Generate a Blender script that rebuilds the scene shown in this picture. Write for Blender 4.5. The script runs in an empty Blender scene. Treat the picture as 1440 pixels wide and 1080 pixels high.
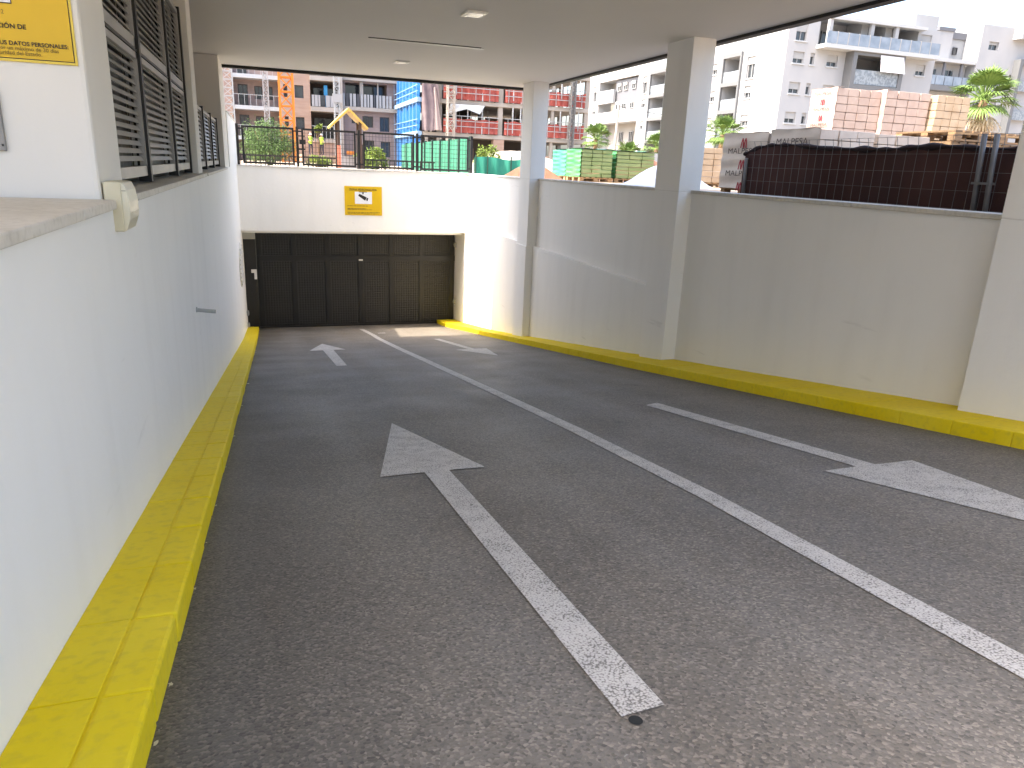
import bpy, bmesh, math, random
from mathutils import Vector, Matrix
random.seed(7)
K = 0.75                    # scene is laid out in survey units of 0.75 m; z = 0 there is eye level
ZO = 1.6
sc = bpy.context.scene
col = sc.collection
R = math.radians

# ------------------------------------------------------------------ camera, sky, sun, exposure
def Wp(p):
    return Vector((p[0]*K, p[1]*K, (p[2]+ZO)*K))
cam_d = bpy.data.cameras.new('camera'); cam = bpy.data.objects.new('camera', cam_d); col.objects.link(cam)
yaw, pitch, roll = 0.33134148, 0.29147908, -0.04170863
fwd = Vector((math.sin(yaw)*math.cos(pitch), math.cos(yaw)*math.cos(pitch), -math.sin(pitch)))
rt = Vector((math.cos(yaw), -math.sin(yaw), 0)); dn = fwd.cross(rt)
cx = rt*math.cos(roll)+dn*math.sin(roll); cy = -(-rt*math.sin(roll)+dn*math.cos(roll)); cz = -fwd
m = Matrix((cx, cy, cz)).transposed().to_4x4(); m.translation = Wp((0, 0, 0))
cam.matrix_world = m
cam_d.sensor_width = 36.0; cam_d.lens = 36.0*1014.08/1440.0
cam_d.clip_start = 0.05; cam_d.clip_end = 3000
sc.camera = cam

SUN_EL = R(54.0)
world = bpy.data.worlds.new('World'); sc.world = world; world.use_nodes = True
wn = world.node_tree; wn.nodes.clear()
sky = wn.nodes.new('ShaderNodeTexSky'); sky.sky_type = 'NISHITA'; sky.sun_disc = False
sky.sun_elevation = SUN_EL; sky.sun_rotation = R(270); sky.air_density = 1.0; sky.dust_density = 5.0; sky.ozone_density = 1.0
bg = wn.nodes.new('ShaderNodeBackground'); bg.inputs['Strength'].default_value = 0.15
wo = wn.nodes.new('ShaderNodeOutputWorld')
wn.links.new(sky.outputs[0], bg.inputs['Color']); wn.links.new(bg.outputs[0], wo.inputs['Surface'])
sun_d = bpy.data.lights.new('sun', 'SUN'); sun_d.energy = 2.1; sun_d.angle = R(0.53); sun_d.color = (1.0, 0.90, 0.76)
sun = bpy.data.objects.new('sun', sun_d); col.objects.link(sun); sun.rotation_euler = (0, -(math.pi/2-SUN_EL), 0)
sun.location = (-20, 10, 30)
vs = sc.view_settings; vs.view_transform = 'Standard'; vs.look = 'None'; vs.gamma = 1.0; vs.use_curve_mapping = False
vs.exposure = 2.48
sc.render.engine = 'CYCLES'
try:
    sc.cycles.max_bounces = 9; sc.cycles.diffuse_bounces = 6
    sc.cycles.sample_clamp_indirect = 6.0
except Exception:
    pass

# ------------------------------------------------------------------ materials
MATS = {}
def mat(name, c, rough=0.6, c2=None, scale=2.0, stretch=(1, 1, 1), mix=(0.35, 0.65), bump=0.0, bscale=40.0, metal=0.0,
        spec=0.4, fine=None, fscale=200.0, famt=0.35, detail=5.0, transmission=0.0, sheen=0.0):
    if name in MATS: return MATS[name]
    M = bpy.data.materials.new(name); M.use_nodes = True; nt = M.node_tree; b = nt.nodes['Principled BSDF']
    b.inputs['Roughness'].default_value = rough; b.inputs['Metallic'].default_value = metal
    b.inputs['Specular IOR Level'].default_value = spec
    if transmission: b.inputs['Transmission Weight'].default_value = transmission
    geo = nt.nodes.new('ShaderNodeNewGeometry')
    mp = nt.nodes.new('ShaderNodeMapping'); mp.inputs['Scale'].default_value = stretch
    nt.links.new(geo.outputs['Position'], mp.inputs['Vector'])
    last = None
    if c2 is not None:
        n = nt.nodes.new('ShaderNodeTexNoise'); n.inputs['Scale'].default_value = scale; n.inputs['Detail'].default_value = detail
        nt.links.new(mp.outputs[0], n.inputs['Vector'])
        rp = nt.nodes.new('ShaderNodeValToRGB'); rp.color_ramp.elements[0].position = mix[0]; rp.color_ramp.elements[1].position = mix[1]
        rp.color_ramp.elements[0].color = (*c, 1); rp.color_ramp.elements[1].color = (*c2, 1)
        nt.links.new(n.outputs['Fac'], rp.inputs['Fac']); last = rp.outputs['Color']
    if fine is not None:
        n2 = nt.nodes.new('ShaderNodeTexNoise'); n2.inputs['Scale'].default_value = fscale; n2.inputs['Detail'].default_value = 3.0
        nt.links.new(geo.outputs['Position'], n2.inputs['Vector'])
        r2 = nt.nodes.new('ShaderNodeValToRGB'); r2.color_ramp.elements[0].position = 0.5; r2.color_ramp.elements[1].position = 0.68
        r2.color_ramp.elements[0].color = (0, 0, 0, 1); r2.color_ramp.elements[1].color = (famt, famt, famt, 1)
        nt.links.new(n2.outputs['Fac'], r2.inputs['Fac'])
        mx = nt.nodes.new('ShaderNodeMix'); mx.data_type = 'RGBA'
        nt.links.new(r2.outputs['Color'], mx.inputs[0])
        if last is not None: nt.links.new(last, mx.inputs[6])
        else: mx.inputs[6].default_value = (*c, 1)
        mx.inputs[7].default_value = (*fine, 1); last = mx.outputs[2]
    if last is not None: nt.links.new(last, b.inputs['Base Color'])
    else: b.inputs['Base Color'].default_value = (*c, 1)
    if bump:
        n3 = nt.nodes.new('ShaderNodeTexNoise'); n3.inputs['Scale'].default_value = bscale; n3.inputs['Detail'].default_value = 4.0
        nt.links.new(geo.outputs['Position'], n3.inputs['Vector'])
        bp = nt.nodes.new('ShaderNodeBump'); bp.inputs['Strength'].default_value = bump; bp.inputs['Distance'].default_value = 0.01
        nt.links.new(n3.outputs['Fac'], bp.inputs['Height']); nt.links.new(bp.outputs[0], b.inputs['Normal'])
    MATS[name] = M
    return M

def asphalt():
    M = bpy.data.materials.new('asphalt'); M.use_nodes = True; nt = M.node_tree; L = nt.links; b = nt.nodes['Principled BSDF']
    b.inputs['Specular IOR Level'].default_value = 0.45
    geo = nt.nodes.new('ShaderNodeNewGeometry')
    def noise(s, d=4.0, stretch=None):
        n = nt.nodes.new('ShaderNodeTexNoise'); n.inputs['Scale'].default_value = s; n.inputs['Detail'].default_value = d
        if stretch:
            mp = nt.nodes.new('ShaderNodeMapping'); mp.inputs['Scale'].default_value = stretch
            L.new(geo.outputs['Position'], mp.inputs['Vector']); L.new(mp.outputs[0], n.inputs['Vector'])
        else: L.new(geo.outputs['Position'], n.inputs['Vector'])
        return n.outputs['Fac']
    def ramp(f, p0, p1, c0, c1):
        r = nt.nodes.new('ShaderNodeValToRGB'); e = r.color_ramp.elements
        e[0].position, e[1].position = p0, p1; e[0].color = (*c0, 1); e[1].color = (*c1, 1); L.new(f, r.inputs['Fac']); return r.outputs['Color']
    def mixc(f, a, bb, mode='MIX'):
        x = nt.nodes.new('ShaderNodeMix'); x.data_type = 'RGBA'; x.blend_type = mode
        if isinstance(f, float): x.inputs[0].default_value = f
        else: L.new(f, x.inputs[0])
        for s, v in ((6, a), (7, bb)):
            if isinstance(v, tuple): x.inputs[s].default_value = (*v, 1)
            else: L.new(v, x.inputs[s])
        return x.outputs[2]
    base = ramp(noise(0.55, 6), 0.3, 0.72, (0.130, 0.113, 0.093), (0.185, 0.165, 0.138))
    tracks = ramp(noise(1.0, 5, (2.2, 0.12, 0.12)), 0.42, 0.75, (0, 0, 0), (0.5, 0.5, 0.5))
    base = mixc(tracks, base, (0.22, 0.21, 0.195))
    vor = nt.nodes.new('ShaderNodeTexVoronoi'); vor.inputs['Scale'].default_value = 105.0; L.new(geo.outputs['Position'], vor.inputs['Vector'])
    stone = nt.nodes.new('ShaderNodeSeparateColor'); L.new(vor.outputs['Color'], stone.inputs[0])
    pick = ramp(stone.outputs[0], 0.55, 1.0, (0, 0, 0), (0.62, 0.62, 0.62))
    base = mixc(pick, base, (0.36, 0.31, 0.255))
    base = mixc(ramp(stone.outputs[1], 0.6, 1.0, (0, 0, 0), (0.65, 0.65, 0.65)), base, (0.055, 0.049, 0.042))
    base = mixc(ramp(noise(16, 3), 0.70, 0.76, (0, 0, 0), (0.35, 0.35, 0.35)), base, (0.3, 0.28, 0.25))
    # across the ramp: lanes polished pale by tyres, dark unworn strips along the kerbs and under the sumps
    sx = nt.nodes.new('ShaderNodeSeparateXYZ'); L.new(geo.outputs['Position'], sx.inputs[0])
    wob = nt.nodes.new('ShaderNodeMath'); wob.operation = 'MULTIPLY_ADD'; wob.inputs[1].default_value = 0.45; L.new(noise(0.9, 6), wob.inputs[0]); L.new(sx.outputs[0], wob.inputs[2])
    mr = nt.nodes.new('ShaderNodeMapRange'); mr.inputs['From Min'].default_value = -0.15; mr.inputs['From Max'].default_value = 5.45; L.new(wob.outputs[0], mr.inputs['Value'])
    cr = nt.nodes.new('ShaderNodeValToRGB'); L.new(mr.outputs[0], cr.inputs['Fac']); el = cr.color_ramp.elements
    el[0].position = 0.0; el[0].color = (0.60, 0.60, 0.60, 1); el[1].position = 1.0; el[1].color = (0.66, 0.66, 0.66, 1)
    for p_, v_ in ((0.07, 0.78), (0.14, 1.10), (0.24, 0.93), (0.36, 1.12), (0.45, 0.98), (0.56, 0.95), (0.64, 1.12), (0.76, 0.94), (0.86, 1.08), (0.94, 0.86)):
        q_ = el.new(p_); q_.color = (v_, v_, v_, 1)
    base = mixc(1.0, base, cr.outputs['Color'], 'MULTIPLY')
    base = mixc(ramp(noise(2.6, 2), 0.72, 0.80, (0, 0, 0), (0.45, 0.45, 0.45)), base, (0.05, 0.045, 0.04))
    base = mixc(ramp(noise(38, 2), 0.76, 0.80, (0, 0, 0), (0.6, 0.6, 0.6)), base, (0.42, 0.40, 0.36))
    L.new(base, b.inputs['Base Color'])
    L.new(ramp(noise(1.3, 5), 0.3, 0.7, (0.54, 0.54, 0.54), (0.74, 0.74, 0.74)), b.inputs['Roughness'])
    bp = nt.nodes.new('ShaderNodeBump'); bp.inputs['Strength'].default_value = 0.4; bp.inputs['Distance'].default_value = 0.006
    L.new(vor.outputs['Distance'], bp.inputs['Height']); bp.invert = True
    L.new(bp.outputs[0], b.inputs['Normal'])
    return M

def road_paint():
    M = bpy.data.materials.new('road_paint'); M.use_nodes = True; nt = M.node_tree; L = nt.links; b = nt.nodes['Principled BSDF']
    geo = nt.nodes.new('ShaderNodeNewGeometry')
    vor = nt.nodes.new('ShaderNodeTexVoronoi'); vor.inputs['Scale'].default_value = 125.0; L.new(geo.outputs['Position'], vor.inputs['Vector'])
    n = nt.nodes.new('ShaderNodeTexNoise'); n.inputs['Scale'].default_value = 9.0; n.inputs['Detail'].default_value = 9.0; L.new(geo.outputs['Position'], n.inputs['Vector'])
    add = nt.nodes.new('ShaderNodeMath'); add.operation = 'MULTIPLY_ADD'; add.inputs[1].default_value = 0.75
    soft = nt.nodes.new('ShaderNodeMath'); soft.operation = 'MULTIPLY'; soft.inputs[1].default_value = 0.5; L.new(n.outputs['Fac'], soft.inputs[0])
    L.new(vor.outputs['Distance'], add.inputs[0]); L.new(soft.outputs[0], add.inputs[2])
    r = nt.nodes.new('ShaderNodeValToRGB'); e = r.color_ramp.elements
    e[0].position = 0.45; e[0].color = (0.62, 0.59, 0.55, 1); e[1].position = 0.86; e[1].color = (0.2, 0.185, 0.165, 1)
    x = r.color_ramp.elements.new(0.66); x.color = (0.54, 0.51, 0.47, 1)
    L.new(add.outputs[0], r.inputs['Fac']); L.new(r.outputs[0], b.inputs['Base Color'])
    b.inputs['Roughness'].default_value = 0.65
    bp = nt.nodes.new('ShaderNodeBump'); bp.inputs['Strength'].default_value = 0.4; bp.inputs['Distance'].default_value = 0.006; bp.invert = True
    L.new(vor.outputs['Distance'], bp.inputs['Height']); L.new(bp.outputs[0], b.inputs['Normal'])
    return M

def plaster(name, c, c2, streak=0.12, bumpy=0.12):
    """smooth painted render: soft vertical run-off streaks, trowel unevenness"""
    M = bpy.data.materials.new(name); M.use_nodes = True; nt = M.node_tree; L = nt.links; b = nt.nodes['Principled BSDF']
    b.inputs['Roughness'].default_value = 0.72; b.inputs['Specular IOR Level'].default_value = 0.25
    geo = nt.nodes.new('ShaderNodeNewGeometry')
    mp = nt.nodes.new('ShaderNodeMapping'); mp.inputs['Scale'].default_value = (2.2, 2.2, 0.35); L.new(geo.outputs['Position'], mp.inputs['Vector'])
    n = nt.nodes.new('ShaderNodeTexNoise'); n.inputs['Scale'].default_value = 1.6; n.inputs['Detail'].default_value = 6; L.new(mp.outputs[0], n.inputs['Vector'])
    n2 = nt.nodes.new('ShaderNodeTexNoise'); n2.inputs['Scale'].default_value = 0.8; n2.inputs['Detail'].default_value = 5; L.new(geo.outputs['Position'], n2.inputs['Vector'])
    r = nt.nodes.new('ShaderNodeValToRGB'); e = r.color_ramp.elements; e[0].position = 0.48; e[1].position = 0.8
    e[0].color = (0, 0, 0, 1); e[1].color = (streak, streak, streak, 1); L.new(n.outputs['Fac'], r.inputs['Fac'])
    r2 = nt.nodes.new('ShaderNodeValToRGB'); e = r2.color_ramp.elements; e[0].position = 0.3; e[1].position = 0.75
    e[0].color = (*c, 1); e[1].color = (*c2, 1); L.new(n2.outputs['Fac'], r2.inputs['Fac'])
    x = nt.nodes.new('ShaderNodeMix'); x.data_type = 'RGBA'; L.new(r.outputs[0], x.inputs[0]); L.new(r2.outputs[0], x.inputs[6])
    x.inputs[7].default_value = (c[0]*0.55, c[1]*0.53, c[2]*0.5, 1)
    mp2 = nt.nodes.new('ShaderNodeMapping'); mp2.inputs['Scale'].default_value = (1.0, 0.35, 2.6); L.new(geo.outputs['Position'], mp2.inputs['Vector'])
    n4 = nt.nodes.new('ShaderNodeTexNoise'); n4.inputs['Scale'].default_value = 3.2; n4.inputs['Detail'].default_value = 8; L.new(mp2.outputs[0], n4.inputs['Vector'])
    r4 = nt.nodes.new('ShaderNodeValToRGB'); e = r4.color_ramp.elements; e[0].position = 0.69; e[1].position = 0.76
    e[0].color = (0, 0, 0, 1); e[1].color = (streak*1.6, streak*1.6, streak*1.6, 1); L.new(n4.outputs['Fac'], r4.inputs['Fac'])
    x2 = nt.nodes.new('ShaderNodeMix'); x2.data_type = 'RGBA'; L.new(r4.outputs[0], x2.inputs[0]); L.new(x.outputs[2], x2.inputs[6]); x2.inputs[7].default_value = (0.30, 0.28, 0.25, 1)
    L.new(x2.outputs[2], b.inputs['Base Color'])
    n3 = nt.nodes.new('ShaderNodeTexNoise'); n3.inputs['Scale'].default_value = 14; n3.inputs['Detail'].default_value = 6; L.new(geo.outputs['Position'], n3.inputs['Vector'])
    bp = nt.nodes.new('ShaderNodeBump'); bp.inputs['Strength'].default_value = bumpy; bp.inputs['Distance'].default_value = 0.012
    L.new(n3.outputs['Fac'], bp.inputs['Height']); L.new(bp.outputs[0], b.inputs['Normal'])
    MATS[name] = M
    return M

def perforated():
    """dark painted sheet punched with a fine square grid of holes"""
    M = bpy.data.materials.new('perforated_sheet'); M.use_nodes = True; nt = M.node_tree; L = nt.links; b = nt.nodes['Principled BSDF']
    geo = nt.nodes.new('ShaderNodeNewGeometry'); sx = nt.nodes.new('ShaderNodeSeparateXYZ'); L.new(geo.outputs['Position'], sx.inputs[0])
    outs = []
    for ax in (0, 2):
        mu = nt.nodes.new('ShaderNodeMath'); mu.operation = 'MULTIPLY'; mu.inputs[1].default_value = 2*math.pi/0.075; L.new(sx.outputs[ax], mu.inputs[0])
        si = nt.nodes.new('ShaderNodeMath'); si.operation = 'SINE'; L.new(mu.outputs[0], si.inputs[0]); outs.append(si.outputs[0])
    ad = nt.nodes.new('ShaderNodeMath'); ad.operation = 'ADD'; L.new(outs[0], ad.inputs[0]); L.new(outs[1], ad.inputs[1])
    r = nt.nodes.new('ShaderNodeValToRGB'); e = r.color_ramp.elements; e[0].position = 0.35; e[1].position = 0.75
    e[0].color = (0.017, 0.0165, 0.016, 1); e[1].color = (0.004, 0.004, 0.004, 1); L.new(ad.outputs[0], r.inputs['Fac'])
    n = nt.nodes.new('ShaderNodeTexNoise'); n.inputs['Scale'].default_value = 1.1; n.inputs['Detail'].default_value = 5; L.new(geo.outputs['Position'], n.inputs['Vector'])
    r3 = nt.nodes.new('ShaderNodeValToRGB'); e = r3.color_ramp.elements; e[0].position = 0.45; e[1].position = 0.75
    e[0].color = (0, 0, 0, 1); e[1].color = (0.6, 0.6, 0.6, 1); L.new(n.outputs['Fac'], r3.inputs['Fac'])
    x = nt.nodes.new('ShaderNodeMix'); x.data_type = 'RGBA'; L.new(r3.outputs[0], x.inputs[0]); L.new(r.outputs[0], x.inputs[6]); x.inputs[7].default_value = (0.022, 0.019, 0.014, 1)
    L.new(x.outputs[2], b.inputs['Base Color']); b.inputs['Roughness'].default_value = 0.55
    bp = nt.nodes.new('ShaderNodeBump'); bp.inputs['Strength'].default_value = 0.5; bp.inputs['Distance'].default_value = 0.004; bp.invert = True
    L.new(ad.outputs[0], bp.inputs['Height']); L.new(bp.outputs[0], b.inputs['Normal'])
    return M

def kerb_paint():
    M = mat('kerb_yellow', (0.80, 0.60, 0.006), 0.6, (0.82, 0.64, 0.03), scale=1.7, mix=(0.35, 0.7), bump=0.25, bscale=45, fine=(0.42, 0.33, 0.06), fscale=22, famt=0.22, spec=0.15)
    return M

M_ASPHALT = asphalt(); M_PAINT = road_paint(); M_PERF = perforated(); M_KERB = kerb_paint()
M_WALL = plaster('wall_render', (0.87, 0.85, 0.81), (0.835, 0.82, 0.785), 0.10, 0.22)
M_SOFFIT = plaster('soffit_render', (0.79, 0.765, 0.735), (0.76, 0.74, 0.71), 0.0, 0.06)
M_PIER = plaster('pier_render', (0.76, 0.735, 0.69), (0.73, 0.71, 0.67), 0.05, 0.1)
M_COPING = mat('coping_stone', (0.58, 0.54, 0.47), 0.6, (0.67, 0.63, 0.56), scale=3, bump=0.25, bscale=50, fine=(0.3, 0.26, 0.2), fscale=30, famt=0.25)
M_COPW = mat('coping_stone_pale', (0.68, 0.65, 0.60), 0.6, (0.6, 0.57, 0.52), scale=3, bump=0.2, bscale=50)
M_BLACK = mat('black_metal', (0.014, 0.014, 0.015), 0.45, (0.022, 0.021, 0.02), scale=6)
M_DARKTRIM = mat('dark_flashing', (0.012, 0.011, 0.010), 0.6, (0.02, 0.018, 0.016), scale=3)
M_SLAT = mat('louvre_slat', (0.40, 0.385, 0.365), 0.42, (0.31, 0.30, 0.285), scale=2.5, metal=0.2, spec=0.5)
M_GLASS = mat('dark_glass', (0.025, 0.03, 0.036), 0.08, (0.05, 0.055, 0.06), scale=0.7, spec=0.6)

# ------------------------------------------------------------------ mesh builder
class MB:
    def __init__(s): s.v = []; s.f = []
    def add(s, vs, fs):
        o = len(s.v); s.v += [tuple(p) for p in vs]; s.f += [tuple(i+o for i in f) for f in fs]; return s
    def box(s, x0, y0, z0, x1, y1, z1):
        x0, x1 = sorted((x0, x1)); y0, y1 = sorted((y0, y1)); z0, z1 = sorted((z0, z1))
        return s.add([(x0, y0, z0), (x1, y0, z0), (x1, y1, z0), (x0, y1, z0), (x0, y0, z1), (x1, y0, z1), (x1, y1, z1), (x0, y1, z1)],
                     [(0, 3, 2, 1), (4, 5, 6, 7), (0, 1, 5, 4), (1, 2, 6, 5), (2, 3, 7, 6), (3, 0, 4, 7)])
    def hexa(s, p):      # 8 points ordered as box
        return s.add(p, [(0, 3, 2, 1), (4, 5, 6, 7), (0, 1, 5, 4), (1, 2, 6, 5), (2, 3, 7, 6), (3, 0, 4, 7)])
    def quad(s, a, b, c, d): return s.add([a, b, c, d], [(0, 1, 2, 3)])
    def prism(s, pts, ext):   # pts polygon (ccw seen against ext), ext vector
        n = len(pts); e = Vector(ext)
        top = [tuple(Vector(p)+e) for p in pts]
        fs = [tuple(range(n-1, -1, -1)), tuple(range(n, 2*n))]+[(i, (i+1) % n, n+(i+1) % n, n+i) for i in range(n)]
        return s.add(list(pts)+top, fs)
    def tube(s, p, q, r, n=6, r2=None, cap=True):
        p, q = Vector(p), Vector(q); d = (q-p).normalized(); a = d.orthogonal().normalized(); b = d.cross(a)
        r2 = r if r2 is None else r2; vs = []
        for c, rr in ((p, r), (q, r2)):
            for i in range(n):
                t = 2*math.pi*i/n; vs.append(c+a*math.cos(t)*rr+b*math.sin(t)*rr)
        fs = [(i, (i+1) % n, n+(i+1) % n, n+i) for i in range(n)]
        if cap: fs += [tuple(range(n-1, -1, -1)), tuple(range(n, 2*n))]
        return s.add(vs, fs)
    def bar(s, p, q, w, h, up=(0, 0, 1)):
        p, q = Vector(p), Vector(q); d = (q-p).normalized(); u = Vector(up)
        sd = d.cross(u)
        if sd.length < 1e-4: sd = d.cross(Vector((1, 0, 0)))
        sd.normalize(); u = sd.cross(d).normalized()
        a, b = sd*(w/2), u*(h/2)
        return s.hexa([p-a-b, p+a-b, q+a-b, q-a-b, p-a+b, p+a+b, q+a+b, q-a+b])
    def mesh(s, name, origin=(0, 0, 0), bevel=0.0, smooth=False, fix=False):
        me = bpy.data.meshes.new(name); o = Wp(origin)
        me.from_pydata([Wp(p)-o for p in s.v], [], s.f)
        if bevel or fix:
            bm = bmesh.new(); bm.from_mesh(me)
            if fix: bmesh.ops.recalc_face_normals(bm, faces=bm.faces)
            if bevel:
                bmesh.ops.recalc_face_normals(bm, faces=bm.faces)
                bmesh.ops.bevel(bm, geom=[e for e in bm.edges if len(e.link_faces) == 2 and e.calc_face_angle(0) > 0.5], offset=bevel, segments=2, affect='EDGES', profile=0.5)
            bm.to_mesh(me); bm.free()
        if smooth:
            for p in me.polygons: p.use_smooth = True
        me.update(); return me
    def build(s, name, m, parent=None, origin=None, bevel=0.0, smooth=False, fix=False):
        """one object; under a parent the mesh is stored relative to the parent's base"""
        if parent is not None: org = parent['_o'] if '_o' in parent else (0, 0, 0)
        elif origin is not None: org = origin
        else:
            xs, ys, zs = zip(*s.v); org = ((min(xs)+max(xs))/2, (min(ys)+max(ys))/2, min(zs))
        me = s.mesh(name, org, bevel, smooth, fix); me.materials.append(m)
        ob = bpy.data.objects.new(name, me); col.objects.link(ob)
        if parent is not None: ob.parent = parent
        else: ob.location = Wp(org)
        ob['_o'] = tuple(org)
        return ob
def tag(o, label=None, cat=None, group=None, kind=None):
    if label: o['label'] = label
    if cat: o['category'] = cat
    if group: o['group'] = group
    if kind: o['kind'] = kind
    return o
def thing(name, label, cat, base, group=None):
    o = bpy.data.objects.new(name, None); col.objects.link(o); o.location = Wp(base); o['_o'] = tuple(base)
    o.empty_display_size = 0.2
    return tag(o, label, cat, group)
def inst(name, me, parent, base):
    """a part that shares mesh data (mesh stored around 0,0,0 survey units)"""
    o = bpy.data.objects.new(name, me); col.objects.link(o); o.parent = parent
    p = parent['_o']; o.location = ((base[0]-p[0])*K, (base[1]-p[1])*K, (base[2]-p[2])*K); o['_o'] = tuple(base); return o
def proto(name, mb, m, **kw):
    me = mb.mesh(name, (0, 0, 0), **kw); me.materials.append(m); return me
def copy_tree(o, parent=None):
    c = o.copy(); col.objects.link(c); c.parent = parent
    for ch in list(o.children): copy_tree(ch, c)
    return c
def text(name, s, size, org, xa, ya, m, parent, align='LEFT', bold=0.0, depth=0.004, maxw=None):
    cu = bpy.data.curves.new(name, 'FONT'); cu.body = s; cu.size = 1.0; cu.align_x = align; cu.offset = bold; cu.resolution_u = 3
    t = bpy.data.objects.new(name, cu); me = bpy.data.meshes.new_from_object(t)
    bpy.data.objects.remove(t)
    xa, ya = Vector(xa), Vector(ya); za = xa.cross(ya); o = Vector(org)
    ws = [v.co.x for v in me.vertices]; wid = (max(ws)-min(ws))*size if ws else 1
    sx = size*(maxw/wid if maxw else 1.0)
    po = Wp(parent['_o'])
    for v in me.vertices: v.co = Wp(o+xa*v.co.x*sx+ya*v.co.y*size+za*depth)-po
    me.name = name; me.materials.clear(); me.materials.append(m)
    ob = bpy.data.objects.new(name, me); col.objects.link(ob); ob.parent = parent; ob['_o'] = parent['_o']; return ob
def seam(seq):   # joins (a,b) pairs of sections into a strip
    mb = MB(); vs = [p for pr in seq for p in pr]
    return mb.add(vs, [(2*i, 2*i+1, 2*i+3, 2*i+2) for i in range(len(seq)-1)])

# ------------------------------------------------------------------ levels
GR = -0.42                      # level of the street and the building site
def zr(Y):
    if Y <= -6.84: return GR
    if Y <= 24: return -1.6-0.1725*Y
    if Y <= 28.4: return -5.74-(Y-24)/4.4*0.64
    if Y <= 30: return -6.38-(Y-28.4)/1.6*0.19
    return -6.57
XL, XR, XRL = -0.88, 7.62, 7.52     # faces of left wall, right wall, thick lower part of right wall
YB, YD = 28.4, 30.0                 # back wall, garage door
def interp(tab, y):
    for (a, va), (b, vb) in zip(tab, tab[1:]):
        if y <= b: return va+(vb-va)*max(0.0, (y-a)/(b-a))
    return tab[-1][1]
KXR = [(-9, 6.73), (12.3, 6.73), (16, 6.83), (19.8, 6.94), (24.2, 7.05), (26, 6.98), (27, 6.86), (28.4, 6.76), (30.2, 6.76)]

# ------------------------------------------------------------------ ground, ramp, markings
g = MB(); B = 700.0
g.quad((XR+0.1, -B, GR), (B, -B, GR), (B, B, GR), (XR+0.1, B, GR))
g.quad((-B, -B, GR), (XL-0.1, -B, GR), (XL-0.1, B, GR), (-B, B, GR))
g.quad((XL-0.1, YB+0.2, GR), (XR+0.1, YB+0.2, GR), (XR+0.1, B, GR), (XL-0.1, B, GR))
g.quad((XL-0.1, -B, GR), (XR+0.1, -B, GR), (XR+0.1, -6.8, GR), (XL-0.1, -6.8, GR))
M_DIRT = mat('site_ground', (0.28, 0.215, 0.155), 0.95, (0.38, 0.32, 0.25), scale=0.35, bump=0.6, bscale=3, fine=(0.2, 0.15, 0.11), fscale=6, famt=0.5)
tag(g.build('ground', M_DIRT, origin=(0, 0, GR)), kind='structure')

ys = [-6.84]+[-6+i for i in range(0, 38)]
ys = [y for y in ys if y <= 30]+[30.3]
ramp = seam([((XL-0.05, y, zr(y)), (XR+0.05, y, zr(y))) for y in ys]).build('ramp', M_ASPHALT, origin=(0, 0, zr(0)), smooth=True)
tag(ramp, kind='structure')
def marking(name, poly, label=None):
    """painted sheet a few mm above the ramp, cut into strips that follow the slope"""
    mb = MB(); mb.add([(x, y, zr(y)+0.006) for x, y in poly], [tuple(range(len(poly)))])
    o = mb.build(name, M_PAINT, ramp, fix=False)
    if label: o['label'] = label
    return o
cl = [(-1.0, 2.62), (0.6, 2.76), (1.7, 2.87), (4.26, 3.08), (7, 3.19), (10.07, 3.24), (15, 3.29), (19.4, 3.33), (22, 3.38), (24, 3.42), (25.5, 3.43), (27, 3.40), (28.4, 3.36)]
mb = seam([((x-0.085, y, zr(y)+0.006), (x+0.085, y, zr(y)+0.006)) for y, x in cl])
tag(mb.build('centre_line', M_PAINT, ramp), 'worn white line dividing the two lanes of the ramp')
marking('arrow_marking', [(1.15, 1.94), (1.34, 1.955), (1.42, 5.74), (1.75, 5.72), (1.31, 8.2), (0.81, 5.72), (1.20, 5.74)], 'long white arrow pointing down to the garage, nearer the street')
marking('arrow_marking', [(1.28, 15.4), (1.50, 15.4), (1.58, 19.87), (1.91, 19.87), (1.45, 22.48), (0.94, 19.87), (1.30, 19.87)], 'short looking white arrow pointing at the garage door, beside the centre line')
marking('arrow_marking', [(4.75, 8.2), (4.78, 4.56), (4.42, 4.54), (4.86, 2.1), (5.41, 4.56), (4.99, 4.56), (4.99, 8.32)], 'white arrow pointing up to the street, on the pillar side of the ramp')
marking('arrow_marking', [(5.06, 22.9), (5.02, 18.37), (4.66, 18.32), (5.18, 16.2), (5.54, 18.38), (5.2, 18.37), (5.26, 22.9)], 'white arrow pointing away from the garage door, close to the sunlit patch')
marking('paint_dash', [(3.70, 26.1), (3.98, 26.1), (3.98, 26.35), (3.70, 26.35)])
m_spot = mat('bitumen_spot', (0.012, 0.012, 0.012), 0.4)
sp = MB(); sp.add([(1.19+0.026*math.cos(a), 1.905+0.03*math.sin(a), zr(1.905+0.03*math.sin(a))+0.004) for a in [i*math.pi/6 for i in range(12)]], [tuple(range(12))])
sp.build('tar_spot', m_spot, ramp)

# spilled kerb paint and grit at the foot of the left kerb
rs = random.Random(12)
m_spill = mat('paint_spill', (0.55, 0.50, 0.34), 0.7, (0.62, 0.58, 0.48), scale=20)
for y in (2.35, 2.75, 3.75, 4.5, 5.35, 6.6, 8.1, 10.4, 13.0, 19.3, 20.1, 20.8):
    r_ = rs.uniform(0.006, 0.016)*(1 if y < 8 else 2.6); cxp = -0.478+r_*0.7
    n_ = 9; pts = []
    for i in range(n_):
        a_ = 2*math.pi*i/n_; q_ = r_*rs.uniform(0.35, 1.1); yy_ = y+q_*2.2*math.sin(a_); pts.append((cxp+q_*math.cos(a_), yy_, zr(yy_)+0.004))
    MB().add(pts, [tuple(range(n_))]).build('paint_spill', m_spill, ramp)

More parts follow.
